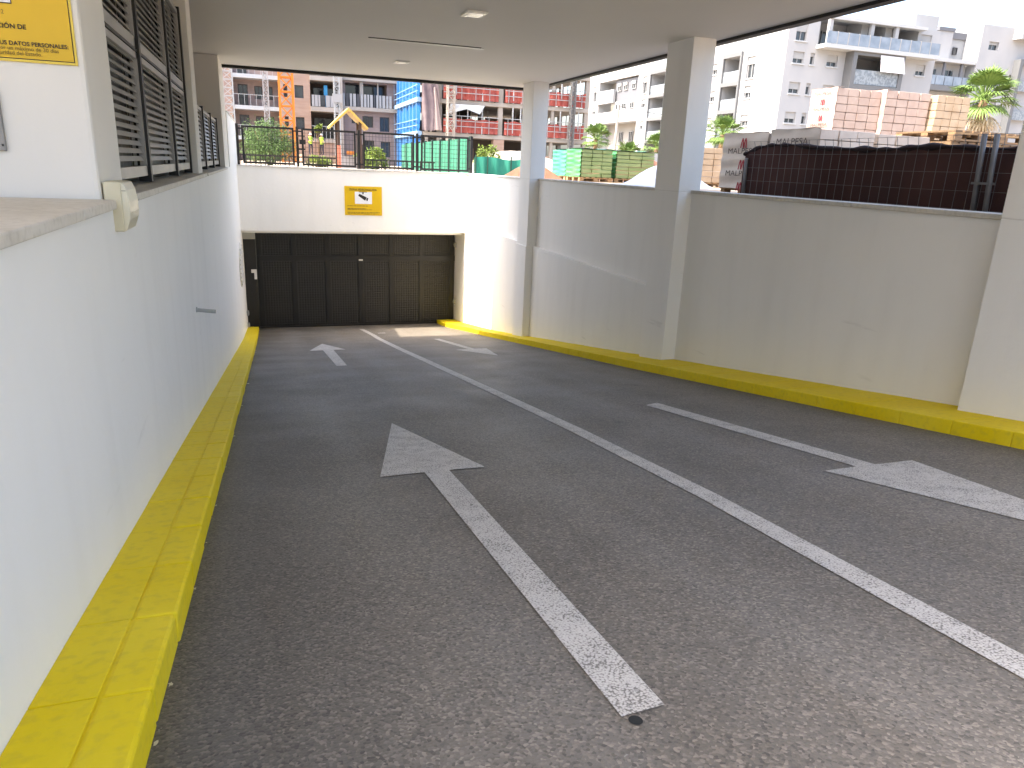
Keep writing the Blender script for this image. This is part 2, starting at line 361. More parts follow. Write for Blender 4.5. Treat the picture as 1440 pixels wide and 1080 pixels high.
# ------------------------------------------------------------------ kerbs
def kerb(name, label, left):
    base = (XL+0.2, 10, zr(10)) if left else (7.0, 10, zr(10))
    t = thing(name, label, 'kerb', base)
    L, H, gp = 0.65, 0.155, 0.0028
    y = -1.42 if left else -1.2
    rng = random.Random(3 if left else 5)
    end = 28.9 if left else 29.9
    while y < end:
        y1 = min(y+L, end+0.2); a, b = y+gp, y1-gp
        rows = [(-0.66+gp, -0.48, 0.0), (XL+0.0, -0.66-gp, 0.0)] if left else None
        if left:
            for k, (xa, xb, _) in enumerate(rows):
                dz = rng.uniform(-0.003, 0.003); jx = rng.uniform(-0.004, 0.004)
                za, zb = zr(a)+H+dz, zr(b)+H+dz
                mb = MB(); mb.hexa([(xa, a, zr(a)-0.1), (xb+jx, a, zr(a)-0.1), (xb+jx, b, zr(b)-0.1), (xa, b, zr(b)-0.1), (xa, a, za), (xb+jx, a, za), (xb+jx, b, zb), (xa, b, zb)])
                mb.build('kerb_stone', M_KERB, t, bevel=0.012 if k == 0 else 0.003)
        else:
            dz = rng.uniform(-0.003, 0.003); ka, kb = interp(KXR, a), interp(KXR, b)
            za, zb = zr(a)+H+dz, zr(b)+H+dz
            mb = MB(); mb.hexa([(ka, a, zr(a)-0.1), (XR+0.02, a, zr(a)-0.1), (XR+0.02, b, zr(b)-0.1), (kb, b, zr(b)-0.1), (ka, a, za), (XR+0.02, a, za), (XR+0.02, b, zb), (kb, b, zb)])
            mb.build('kerb_stone', M_KERB, t, bevel=0.008)
        y = y1
    return t
kl = kerb('yellow_kerb', 'yellow painted double row kerb along the white wall with the louvre screens', True)
kr = kerb('yellow_kerb', 'yellow painted kerb running along the foot of the white pillars', False)
# mortar bed under the stones, also painted
for t, (xa, xb) in ((kl, (XL-0.02, -0.494)),):
    seam([((xa, y, zr(y)+0.147), (xb, y, zr(y)+0.147)) for y in ys if -2 <= y <= 29]+[((xa, 29.05, zr(29.05)+0.147), (xb, 29.05, zr(29.05)+0.147))]).build('mortar_bed', M_KERB, t)
seam([((interp(KXR, y)+0.013, y, zr(y)+0.147), (XR+0.03, y, zr(y)+0.147)) for y in ys if -2 <= y <= 30]).build('mortar_bed', M_KERB, kr)

# ------------------------------------------------------------------ walls of the ramp
def coping(parent, pts, m, bev=0.006):
    for (x0, y0, z0, x1, y1, z1) in pts:
        MB().box(x0, y0, z0, x1, y1, z1).build('coping_stone', m, parent, bevel=bev)
t = thing('left_wall', 'long white rendered retaining wall below the louvre screens, light stone coping', 'wall', (-1.0, 10, -7.2))
MB().box(-1.15, -8, -7.2, XL, 20.39, -0.337).build('wall', M_WALL, t)
MB().box(-1.25, 20.39, -7.2, XL, YD+0.4, -0.30).build('wall', M_WALL, t)
MB().box(-1.25, 22.72, -0.30, XL, 29.6, 1.17).build('upper_wall', M_WALL, t)
coping(t, [(-1.3, 22.74, 1.17, XL+0.02, 26, 1.215), (-1.3, 26.01, 1.17, XL+0.02, 29.6, 1.215)], M_COPW)
yy = [-4.0, -1.7, 0.6, 2.75, 4.12, 4.985]
coping(t, [(-1.75, a+0.006, -0.335, -0.845, b-0.006, -0.28) for a, b in zip(yy, yy[1:])], M_COPING)
yy = [5.82, 6.9, 9.5, 10.9, 11.45, 12.93]
coping(t, [(-1.22, a+0.006, -0.332, -0.845, b-0.006, -0.28) for a, b in zip(yy, yy[1:])], M_COPING)
yy = [13.15, 15.6, 18.0, 20.38]
coping(t, [(-1.22, a+0.006, -0.332, -0.845, b-0.006, -0.285) for a, b in zip(yy, yy[1:])], M_COPING)
MB().box(-9, -8, -0.43, -1.76, 4.99, -0.29).build('terrace_floor', M_COPING, t)

t = thing('right_wall', 'white rendered retaining wall between the pillars with a ledge near the garage', 'wall', (7.8, 10, -7.2))
MB().box(XR, -8, -7.2, 7.96, YB+0.4, -0.337).build('wall', M_WALL, t)
lo = MB().prism([(XRL, 13.14, -7.2), (XRL, 13.14, -2.25), (XRL, YB, -2.19), (XRL, YB, -7.2)], (0.2, 0, 0)); lo.build('lower_wall', M_WALL, t, bevel=0.012)
MB().box(XRL, YB+0.002, -7.2, 7.9, YD+0.4, -2.3).build('garage_jamb', M_WALL, t)
for seg in ([(-4, -1.3, 0), (-1.29, 1.6, 0), (1.61, 4.93, 0)], [(5.77, 8.15, 0), (8.16, 10.3, 0), (10.31, 12.22, 0)], [(13.17, 16.1, 0), (16.11, 18.6, 0), (18.61, 20.48, 0)]):
    coping(t, [(7.585, a, -0.335, 8.0, b, -0.275) for a, b, _ in seg], M_COPING, 0.005)
coping(t, [(7.585, 21.42, -0.335, 8.0, 24.4, -0.285), (7.585, 24.41, -0.335, 8.0, 26.7, -0.285), (7.585, 26.71, -0.335, 8.0, 28.80, -0.285)], M_COPW, 0.005)

t = thing('back_wall', 'white rendered wall above the dark garage door, carrying a black railing', 'wall', (3.3, YB+0.2, -2.6))
MB().box(XL, YB, -2.585, XR-0.003, YB+0.42, -0.337).build('wall', M_WALL, t)
MB().box(XL, YB+0.42, -2.7, XR, YD+0.6, -2.45).build('recess_ceiling', M_WALL, t)
coping(t, [(a+0.004, YB-0.03, -0.335, b-0.004, YB+0.46, -0.285) for a, b in ((XL, 1.2), (1.2, 3.3), (3.3, 5.4), (5.4, 7.58))], M_COPW, 0.005)

PIL = [(20.5, 21.40, 'slim white pillar standing closest to the dark garage door'), (12.23, 13.14, 'white pillar between the green wrapped pallets and the dark brown netting'),
       (4.95, 5.75, 'white pillar at the street end of the dark netting fence')]
for a, b, lab in PIL:
    t = thing('pillar', lab, 'pillar', (7.55, (a+b)/2, zr(a)), 'white pillars along the ramp')
    MB().box(7.33, a, zr(b)-0.1, 7.79, b, -0.308).build('lower_shaft', M_WALL, t, bevel=0.008)
    MB().box(7.33, a, -0.302, 7.79, b, 2.34).build('upper_shaft', M_WALL, t, bevel=0.008)
    MB().box(7.335, a+0.005, -0.32, 7.785, b-0.005, -0.29).build('seam', M_PIER, t)
    if a > 20: MB().box(7.30, a-0.02, zr(b)-0.1, 7.6, b+0.02, -2.23).build('plinth', M_WALL, t, bevel=0.008)

# ------------------------------------------------------------------ building above the ramp
C0 = 0.7
t = thing('apartment_block', 'building storey overhanging the ramp with plain white soffit and black edge trim', 'building', (0, 10, 2.335))
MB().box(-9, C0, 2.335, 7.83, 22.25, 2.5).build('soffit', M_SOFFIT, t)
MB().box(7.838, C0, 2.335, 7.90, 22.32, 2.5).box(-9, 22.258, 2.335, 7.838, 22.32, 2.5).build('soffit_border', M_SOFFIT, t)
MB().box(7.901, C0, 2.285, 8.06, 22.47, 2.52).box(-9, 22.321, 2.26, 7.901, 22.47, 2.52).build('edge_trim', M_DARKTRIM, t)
MB().box(-9, C0, 2.5, 8.0, 22.42, 7.6).build('upper_wall', M_WALL, t)
MB().box(-9, 22.42, 3.2, 6.6, 24.45, 7.6).build('rear_balcony_wall', M_WALL, t)
MB().box(-40, -30, -0.42, -14, C0-0.01, 7.6).build('added_side_mass', M_WALL, t)  # unseen mass added to shade the ramp top, set back for more light
MB().box(-9.0, C0, -0.42, -8.8, 22.3, 2.335).build('inner_wall', M_PIER, t)

tt = thing('entrance_wall', 'cream wall end with a large yellow notice beside the louvre screens', 'wall', (-2.0, 5.4, -0.42))
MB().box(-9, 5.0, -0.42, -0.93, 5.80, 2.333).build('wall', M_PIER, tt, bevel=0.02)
tt = thing('screen_pier', 'narrow cream pier between the tall louvres and the low louvres', 'pier', (-1.5, 12.7, -0.28))
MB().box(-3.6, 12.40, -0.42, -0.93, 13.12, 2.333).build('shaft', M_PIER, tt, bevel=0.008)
tt = thing('end_pier', 'broad taupe pier at the far end of the low louvre screen', 'pier', (-1.5, 21.5, -0.28))
MB().box(-3.6, 20.40, -0.42, -0.90, 22.70, 2.333).build('shaft', M_PIER, tt, bevel=0.008)
tt = thing('room_wall', 'dim grey partition wall behind the louvre screens', 'wall', (-3.3, 13, -0.42))
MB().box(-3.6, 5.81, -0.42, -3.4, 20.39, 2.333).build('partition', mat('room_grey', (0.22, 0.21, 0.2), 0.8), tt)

# ------------------------------------------------------------------ louvre screens
def louvre(name, label, y0, y1, posts, tiers, pitch, base):
    t = thing(name, label, 'louvre screen', base)
    X = -1.06
    for p in posts: MB().box(X-0.06, p-0.05, tiers[0][0]-0.06, X+0.05, p+0.05, tiers[-1][1]+0.04).build('post', M_BLACK, t)
    edges = [y0]+posts+[y1] if posts[-1] < y1-0.1 else [y0]+posts
    for a, b in zip(edges, edges[1:]):
        a2, b2 = a+0.05, b-0.05; L = b2-a2
        for k, (z0, z1) in enumerate(tiers):
            fr = MB(); w = 0.055
            fr.box(X-0.03, a2, z0, X+0.025, b2, z0+w*1.6).box(X-0.03, a2, z1-w, X+0.025, b2, z1).box(X-0.03, a2, z0, X+0.025, a2+w, z1).box(X-0.03, b2-w, z0, X+0.025, b2, z1)
            f = fr.build('panel_frame', M_SLAT, t)
            n = int((z1-z0-0.14)/pitch)
            sl = MB(); h = pitch*0.62
            sl.hexa([(-0.012, 0, -h/2), (0.004, 0, -h/2), (0.004, L-2*w, -h/2), (-0.012, L-2*w, -h/2), (-0.034, 0, h/2), (-0.02, 0, h/2), (-0.02, L-2*w, h/2), (-0.034, L-2*w, h/2)])
            me = proto('slat', sl, M_SLAT)
            for i in range(n): inst('slat', me, f, (X, a2+w, z0+0.12+pitch*(i+0.5)))
            if k == 0 and len(tiers) > 1 or len(tiers) == 1:
                MB().box(X-0.112, a2, z0, X-0.104, b2, z1).build('backing_sheet', mat('louvre_backing', (0.10, 0.095, 0.09), 0.5, (0.22, 0.21, 0.19), scale=1.2, stretch=(6, 6, 1)), t)
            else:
                MB().box(X-0.112, a2, z0, X-0.104, b2, z1).build('backing_sheet', mat('louvre_gap_shade', (0.05, 0.048, 0.045), 0.6), t)  # plain dark sheet, puts the shade between the slats into its colour
    if len(tiers) > 1:
        MB().box(X-0.05, y0+0.04, tiers[0][1]+0.01, X+0.03, posts[-1]-0.04, tiers[1][0]-0.01).build('mid_rail', M_BLACK, t)
    return t
louvre('louvre_screen', 'tall grey louvre screen in black frame next to the yellow notice', 5.84, 12.39, [7.92, 10.34, 12.30], [(-0.21, 0.86), (0.90, 1.95)], 0.066, (-1.06, 9, -0.28))
louvre('louvre_screen', 'low grey louvre screen with black posts beyond the narrow pier', 13.16, 20.39, [13.3, 15.6, 17.9, 20.2], [(-0.21, 0.83)], 0.075, (-1.06, 16.5, -0.28))

# ------------------------------------------------------------------ garage door
M_DOOR = mat('door_paint', (0.016, 0.0155, 0.015), 0.45, (0.022, 0.021, 0.02), scale=2)
t = thing('garage_door', 'wide dark grey tilting garage door with perforated sheet panels', 'garage door', (3.5, YD, -6.6))
D0, D1 = -0.42, 7.50
MB().box(D0, YD+0.02, -6.62, D1, YD+0.07, -2.45).build('leaf', M_DOOR, t)
seams = [(-0.21, 0.86), (1.08, 2.16), (2.39, 3.47), (3.67, 4.72), (4.93, 5.98), (6.19, 7.27)]
for a, b in seams:
    MB().box(a, YD+0.005, -6.48, b, YD+0.018, -3.90).build('sheet_panel', M_PERF, t)
    MB().box(a, YD+0.005, -3.66, b, YD+0.018, -2.55).build('sheet_panel', M_PERF, t)
edges = [(D0, -0.21)]+[(seams[i][1], seams[i+1][0]) for i in range(5)]+[(7.27, D1)]
for a, b in edges: MB().box(a+0.01, YD-0.03, -6.60, b-0.01, YD+0.019, -2.45).build('stile', M_DOOR, t, bevel=0.006)
MB().box(D0, YD-0.045, -3.89, D1, YD-0.031, -3.67).build('mid_rail', M_DOOR, t)
MB().box(D0, YD-0.06, -6.60, D1, YD-0.031, -6.49).build('bottom_rail', M_DOOR, t)
m_white = mat('white_plastic', (0.75, 0.74, 0.72), 0.4)
MB().box(3.50, YD-0.055, -3.88, 3.66, YD-0.046, -3.82).build('sticker', m_white, t)
t = thing('side_panel', 'narrow dark metal panel with white lock plate left of the garage door', 'panel', (-0.65, YD-0.3, -6.4))
MB().box(XL+0.004, YD-0.34, -6.5, D0-0.01, YD-0.28, -3.02).build('sheet', M_DOOR, t, bevel=0.006)
MB().box(-0.64, YD-0.39, -4.30, -0.44, YD-0.341, -4.17).box(-0.54, YD-0.39, -4.55, -0.44, YD-0.341, -4.301).build('lock_plate', m_white, t, bevel=0.006)
t = thing('wall_strip', 'light grey infill strip above the narrow metal panel', 'wall', (-0.65, YD-0.3, -3.0))
MB().box(XL+0.004, YD-0.36, -3.018, D0-0.01, YD-0.05, -2.5).build('infill', mat('grey_render', (0.42, 0.42, 0.41), 0.8), t)
m_grey = mat('grey_plastic', (0.36, 0.36, 0.35), 0.5)
for z, lab in ((-5.75, 'small grey photocell on the wall left of the garage door, upper one'), (-6.22, 'small grey photocell just above the yellow kerb end by the garage')):
    tag(MB().box(XL, 28.9, z-0.09, XL+0.07, 29.08, z+0.09).box(XL+0.07, 28.93, z-0.05, XL+0.085, 29.05, z+0.05).build('photocell', m_grey), lab, 'sensor')
for z, lab in ((-3.2, 'upper grey hinge box on the jamb right of the garage door'), (-5.6, 'lower grey hinge box on the jamb right of the garage door')):
    tag(MB().box(XRL-0.07, YD-0.25, z-0.1, XRL-0.002, YD-0.1, z+0.1).box(XRL-0.1, YD-0.2, z-0.04, XRL-0.07, YD-0.15, z+0.04).build('hinge_box', m_grey), lab, 'hinge')

# oval slatted vent on the left wall near the door
t = thing('wall_vent', 'round beige slatted vent cover on the white wall beside the garage door', 'vent', (XL, 25.6, -3.9))
vc = (25.7, -3.45); mb = MB()
mb.prism([(XL, vc[0]+1.25*math.cos(a), vc[1]+0.72*math.sin(a)) for a in [i*math.pi/12 for i in range(24)]], (0.03, 0, 0)); mb.build('rim', mat('vent_cream', (0.66, 0.63, 0.55), 0.6), t, fix=True)
for i in range(9):
    z = vc[1]-0.56+i*0.14; hw = 1.1*math.sqrt(max(0.05, 1-((z-vc[1])/0.72)**2))
    MB().bar((XL+0.045, vc[0]-hw, z), (XL+0.045, vc[0]+hw, z), 0.03, 0.06).build('vent_slat', mat('vent_cream', (0, 0, 0)), t)

# grey drain stub
t = thing('drain_pipe', 'short grey drain pipe stub sticking out of the white wall', 'pipe', (XL, 9.6, -1.87))
MB().tube((XL-0.02, 9.6, -1.845), (-0.655, 9.6, -1.875), 0.024, 12).build('pipe', mat('pvc_grey', (0.40, 0.41, 0.40), 0.45), t, smooth=False)
MB().tube((XL, 9.6, -1.845), (XL+0.012, 9.6, -1.846), 0.034, 12).build('collar', mat('pvc_grey', (0, 0, 0)), t)

# beige alarm / lamp box by the coping
m_beige = mat('beige_plastic', (0.66, 0.61, 0.45), 0.45, (0.60, 0.54, 0.38), scale=4)
m_beige2 = mat('beige_cover', (0.74, 0.70, 0.56), 0.3, (0.68, 0.63, 0.48), scale=4)
t = thing('wall_lamp', 'cream boxed wall lamp with bowed cover, hung at the coping joint', 'lamp', (-0.87, 5.2, -0.475))
MB().box(-0.922, 5.04, -0.475, -0.825, 5.40, -0.18).build('housing', m_beige, t, bevel=0.006)
pr = [(-0.8245, -0.472), (-0.8245, -0.183), (-0.814, -0.186), (-0.797, -0.228), (-0.788, -0.30), (-0.787, -0.36), (-0.792, -0.40), (-0.816, -0.468)]
mb = MB().prism([(x, 5.05, z) for x, z in pr], (0, 0.34, 0)); mb.build('cover', m_beige2, t, fix=True)
MB().box(-0.823, 5.044, -0.232, -0.80, 5.0495, -0.229).build('cover_joint', mat('joint_brown', (0.16, 0.13, 0.09), 0.7), t)

# ------------------------------------------------------------------ yellow notices
m_yel = mat('notice_yellow', (0.70, 0.44, 0.004), 0.4, (0.66, 0.42, 0.006), scale=2)
m_yel2 = mat('notice_rim', (0.74, 0.55, 0.07), 0.4)
m_ink = mat('notice_ink', (0.03, 0.025, 0.02), 0.6); m_ink2 = mat('notice_ink_thin', (0.16, 0.11, 0.02), 0.6)
m_wht = mat('notice_white', (0.78, 0.78, 0.80), 0.5)
def cctv_picture(parent, x, y, z, s):
    """white field with a hanging bullet camera, facing -Y"""
    MB().box(x-s*0.60, y-0.004, z-s*0.45, x+s*0.62, y, z+s*0.40).build('picture_field', m_wht, parent)
    q = MB(); yy = y-0.008
    def poly(p): q.prism([(x+a*s, yy, z+b*s) for a, b in p], (0, 0.003, 0))
    poly([(-0.32, 0.37), (0.28, 0.37), (0.28, 0.41), (-0.32, 0.41)]); poly([(-0.06, 0.22), (0.03, 0.24), (0.03, 0.38), (-0.06, 0.38)])
    poly([(-0.36, 0.12), (-0.28, 0.26), (0.24, 0.02), (0.13, -0.22)]); poly([(0.20, -0.14), (0.26, -0.01), (0.36, -0.03), (0.30, -0.24), (0.24, -0.23)])
    q.build('camera_picture', m_ink, parent, fix=True)
# on the back wall
t = thing('notice_board', 'yellow video surveillance notice on the white wall above the garage door', 'sign', (3.53, YB, -1.97))
MB().box(2.84, YB-0.022, -1.965, 4.23, YB-0.002, -0.905).build('board', m_yel, t, bevel=0.003)
text('lettering', 'ZONA VIDEOVIGILADA', 0.105, (3.02, YB-0.024, -1.06), (1, 0, 0), (0, 0, 1), m_ink, t, bold=0.015, maxw=1.02)
cctv_picture(t, 3.53, YB-0.0225, -1.31, 0.52)
for z, x0, x1, h in ((-1.62, 2.94, 3.72, 0.020), (-1.72, 2.94, 3.62, 0.026), (-1.755, 2.94, 3.85, 0.016), (-1.86, 2.94, 4.15, 0.022), (-1.905, 2.94, 4.02, 0.014)):
    q = MB(); x = x0; rr = random.Random(int(x1*100))
    while x < x1:
        w = rr.uniform(0.04, 0.13); q.box(x, YB-0.026, z-h/2, min(x+w, x1), YB-0.0225, z+h/2); x += w+0.022
    q.build('small_print', m_ink2, t)
# on the entrance wall
t = thing('notice_board', 'large yellow data protection notice on the cream entrance wall', 'sign', (-1.5, 5.0, 0.45))
MB().box(-2.05, 4.985, 0.452, -0.962, 4.997, 1.30).build('board', m_yel2, t, bevel=0.002)
MB().box(-2.04, 4.982, 0.466, -0.974, 4.9845, 1.29).build('border_line', m_ink, t)
MB().box(-2.036, 4.979, 0.470, -0.978, 4.9815, 1.286).build('field', m_yel, t)
ty = 4.978
MB().box(-1.72, ty-0.002, 0.740, -1.244, ty, 1.0).build('picture_border', m_ink, t); MB().box(-1.716, ty-0.005, 0.745, -1.248, ty-0.0025, 0.996).build('picture_field', m_wht, t)
XA, ZA = (1, 0, 0), (0, 0, 1)
text('lettering', '2', 0.030, (-1.285, ty, 0.688), XA, ZA, m_ink2, t, 'RIGHT')
text('lettering', 'CCIÓN DE', 0.034, (-1.19, ty, 0.618), XA, ZA, m_ink, t, 'RIGHT', 0.02)
text('lettering', 'DE SUS DATOS PERSONALES:', 0.030, (-0.996, ty, 0.5345), XA, ZA, m_ink, t, 'RIGHT', 0.02)
text('lettering', 'ad por un máximo de 30 días', 0.028, (-1.045, ty, 0.510), XA, ZA, m_ink2, t, 'RIGHT', 0.006)
text('lettering', 'seguridad del Estado.', 0.028, (-1.13, ty, 0.4855), XA, ZA, m_ink2, t, 'RIGHT', 0.006)
t = thing('intercom_panel', 'flat grey metal intercom panel on the cream entrance wall below the notice', 'intercom', (-1.6, 5.0, -0.02))
MB().box(-1.80, 4.968, -0.025, -1.372, 4.998, 0.30).build('plate', mat('brushed_grey', (0.20, 0.19, 0.18), 0.4, (0.26, 0.25, 0.24), scale=3, metal=0.5), t, bevel=0.004)
MB().box(-1.388, 4.962, 0.0, -1.378, 4.9675, 0.012).build('screw', M_BLACK, t)

# ------------------------------------------------------------------ soffit fittings
m_lamp = mat('lamp_white', (0.80, 0.79, 0.76), 0.35)
for (x, y, lab) in ((3.33, 12.29, 'square white downlight in the soffit, the one nearer the street'), (3.31, 18.77, 'square white downlight in the soffit, the one nearer the garage')):
    t = thing('downlight', lab, 'light', (x, y, 2.30))
    MB().box(x-0.17, y-0.22, 2.302, x+0.17, y+0.22, 2.334).build('rim', m_lamp, t, bevel=0.008)
    MB().box(x-0.12, y-0.16, 2.296, x+0.12, y+0.16, 2.3015).build('diffuser', mat('diffuser', (0.85, 0.84, 0.8), 0.25), t)
t = thing('soffit_hatch', 'thin raised metal strip fixed across the soffit between the two downlights', 'trim', (3.3, 15.7, 2.31))
MB().box(2.15, 15.66, 2.318, 4.47, 15.78, 2.334).build('strip', m_lamp, t)
MB().box(2.10, 15.60, 2.325, 4.40, 15.655, 2.334).build('gap_shade_strip', M_DARKTRIM, t)  # solid dark strip standing in for the shade of a gap

# ------------------------------------------------------------------ railing on the back wall
t = thing('railing', 'black metal railing with wire mesh panels on top of the back wall', 'railing', (3.4, YB+0.12, -0.285))
RY = YB+0.12
px = [-0.80, 1.23, 3.42, 5.60, 7.74]
for p in px: MB().box(p-0.045, RY-0.045, -0.285, p+0.045, RY+0.045, 1.09).build('post', M_BLACK, t)
for a, b in zip(px, px[1:]):
    x0, x1, z0, z1 = a+0.15, b-0.11, -0.235, 1.05
    f = MB(); w = 0.07
    f.box(x0, RY-0.025, z0, x1, RY+0.025, z0+w).box(x0, RY-0.025, z1-w, x1, RY+0.025, z1).box(x0, RY-0.025, z0+w, x0+w, RY+0.025, z1-w).box(x1-w, RY-0.025, z0+w, x1, RY+0.025, z1-w)
    for z in (-0.12, 0.94): f.box(a+0.046, RY-0.012, z-0.025, x0, RY+0.012, z+0.025).box(x1, RY-0.012, z-0.025, b-0.046, RY+0.012, z+0.025)
    fr = f.build('panel_frame', M_BLACK, t)
    wr = MB(); n = 16
    for i in range(1, n):
        x = x0+(x1-x0)*i/n; wr.box(x-0.006, RY-0.006, z0+w, x+0.006, RY+0.006, z1-w)
    for i in range(1, 8):
        z = z0+(z1-z0)*i/8; wr.box(x0+w, RY+0.007, z-0.006, x1-w, RY+0.017, z+0.006)
    tag(wr.build('wire_mesh', mat('wire', (0.07, 0.07, 0.065), 0.45, metal=0.5), fr), kind='stuff')
MB().box(1.30, RY-0.06, 0.50, 1.52, RY+0.06, 0.66).box(1.27, RY-0.08, 0.30, 1.5, RY-0.05, 0.36).box(1.27, RY-0.08, 0.76, 1.5, RY-0.05, 0.80).build('gate_lock', M_BLACK, t)

# ================================================================== surroundings
class Face:
    """a facade plane: point = O + U*u + V*v, N points outwards"""
    def __init__(s, O, U, N): s.O, s.U, s.V, s.N = Vector(O), Vector(U), Vector((0, 0, 1)), Vector(N)
    def p(s, u, v, n=0.0): return s.O+s.U*u+s.V*v+s.N*n
    def box(s, mb, u0, u1, v0, v1, n0, n1):
        mb.hexa([s.p(u0, v0, n1), s.p(u1, v0, n1), s.p(u1, v0, n0), s.p(u0, v0, n0), s.p(u0, v1, n1), s.p(u1, v1, n1), s.p(u1, v1, n0), s.p(u0, v1, n0)]); return mb
    def skin(s, mb, u0, u1, v0, v1, holes, depth=0.3):
        us = sorted({u0, u1, *[h[0] for h in holes], *[h[1] for h in holes]}); vv = sorted({v0, v1, *[h[2] for h in holes], *[h[3] for h in holes]})
        us = [u for u in us if u0 <= u <= u1]; vv = [v for v in vv if v0 <= v <= v1]
        for a, b in zip(us, us[1:]):
            for c, d in zip(vv, vv[1:]):
                mu, mv = (a+b)/2, (c+d)/2
                if any(h[0] < mu < h[1] and h[2] < mv < h[3] for h in holes): continue
                mb.quad(s.p(a, c), s.p(b, c), s.p(b, d), s.p(a, d))
        for h in holes:
            a, b, c, d = h[:4]; e = -(h[4] if len(h) > 4 else depth)
            mb.quad(s.p(a, c), s.p(a, d), s.p(a, d, e), s.p(a, c, e)); mb.quad(s.p(b, c), s.p(b, c, e), s.p(b, d, e), s.p(b, d))
            mb.quad(s.p(a, c), s.p(a, c, e), s.p(b, c, e), s.p(b, c)); mb.quad(s.p(a, d), s.p(b, d), s.p(b, d, e), s.p(a, d, e))
        return mb
    def window(s, parent, r, depth=0.3, mf=None, mg=None, shutter=0.0, ms=None, mull=True, sill=None):
        a, b, c, d = r[:4]; w = 0.09; q = MB(); n0, n1 = -depth, -depth+0.12
        s.box(q, a, b, c, c+w, n0, n1); s.box(q, a, b, d-w, d, n0, n1); s.box(q, a, a+w, c+w, d-w, n0, n1); s.box(q, b-w, b, c+w, d-w, n0, n1)
        if mull: s.box(q, (a+b)/2-w/2, (a+b)/2+w/2, c+w, d-w, n0, n1)
        f = q.build('window', mf or M_FRAMEW, parent)
        s.box(MB(), a, b, c, d, -depth-0.06, -depth+0.03).build('pane', mg or M_GLASS, f)
        if shutter: s.box(MB(), a+0.02, b-0.02, d-(d-c)*shutter, d, -depth+0.13, -depth+0.2).build('roller_shutter', ms or M_SHUT, f)
        if sill: s.box(MB(), a-0.1, b+0.1, c-0.14, c-0.003, -0.05, 0.14).build('sill', sill, f)
        return f
M_FRAMEW = mat('frame_white', (0.30, 0.30, 0.30), 0.5)
M_FRAMED = mat('frame_dark', (0.05, 0.05, 0.055), 0.5)
M_SHUT = mat('shutter', (0.31, 0.31, 0.305), 0.6)
M_WHITEB = mat('white_building', (0.36, 0.362, 0.365), 0.8, (0.31, 0.32, 0.33), scale=0.35, stretch=(1, 1, 0.5))
M_GREYB = mat('grey_cladding', (0.13, 0.135, 0.15), 0.6)
M_BRICKB = mat('pale_brick', (0.30, 0.205, 0.155), 0.85, (0.35, 0.25, 0.195), scale=0.8, stretch=(1, 1, 6))
M_MAUVE = mat('mauve_brick', (0.24, 0.185, 0.175), 0.85, (0.28, 0.22, 0.20), scale=0.8, stretch=(1, 1, 6))
M_SLABW = mat('slab_white', (0.40, 0.42, 0.43), 0.7)
M_CONC = mat('raw_concrete', (0.30, 0.27, 0.235), 0.9, (0.36, 0.325, 0.285), scale=0.7, bump=0.3, bscale=8)
M_SHADEIN = mat('interior_shade', (0.10, 0.085, 0.075), 0.9)  # shade of recesses and open floors put into the colour
M_STEELW = mat('galvanised', (0.36, 0.37, 0.37), 0.5, metal=0.3)
FY = lambda y: Face((0, y, 0), (1, 0, 0), (0, -1, 0))         # faces the ramp, u = x
FX = lambda x: Face((x, 0, 0), (0, -1, 0), (-1, 0, 0))        # faces west, u = -y

# ------------------------------------------------------------------ pale brick block with balconies
t = thing('apartment_block', 'pale brick apartment block with white balcony slabs behind the orange crane mast', 'building', (3, 96, GR))
F = FY(96.6); holes = []
for zf in (2.3, 5.65, 9.05):
    holes += [(-2.3, -1.2, zf+0.15, zf+2.45), (-0.45, 0.45, zf+0.9, zf+2.35), (1.05, 1.6, zf+0.9, zf+2.35)]
F.skin(MB(), -14, 2.3, GR, 12.5, holes, 0.35).build('wall', M_MAUVE, t)
for h in holes: F.window(t, h, 0.35, M_FRAMED, mull=h[1]-h[0] > 0.6)
for zf in (2.3, 5.65, 9.05):
    MB().box(-2.9, 94.3, zf-0.42, 2.28, 96.6, zf).build('balcony_slab', M_SLABW, t)
    q = MB(); q.bar((-2.9, 94.4, zf+1.2), (2.28, 94.4, zf+1.2), 0.06, 0.06)
    for i in range(9): q.bar((-2.85+i*0.64, 94.4, zf), (-2.85+i*0.64, 94.4, zf+1.2), 0.05, 0.05)
    q.build('balcony_rail', M_STEELW, t)
MB().box(-3.2, 94.2, GR, -2.9, 96.6, 12.5).build('party_wall', M_BRICKB, t)
F = FY(94.0)
holes = [(4.0, 5.0, zf+1.2, zf+2.6) for zf in (2.1, 5.6, 9.0)]+[(2.75, 3.2, zf+1.2, zf+2.6) for zf in (2.1, 5.6)]
F.skin(MB(), 2.3, 5.75, GR, 12.5, holes, 0.35).quad((2.3, 94, GR), (2.3, 94, 12.5), (2.3, 97, 12.5), (2.3, 97, GR)).quad((5.75, 94, GR), (5.75, 98, GR), (5.75, 98, 12.5), (5.75, 94, 12.5)).build('brick_pier', M_BRICKB, t)
for h in holes: F.window(t, h, 0.35, M_FRAMED, mull=False)
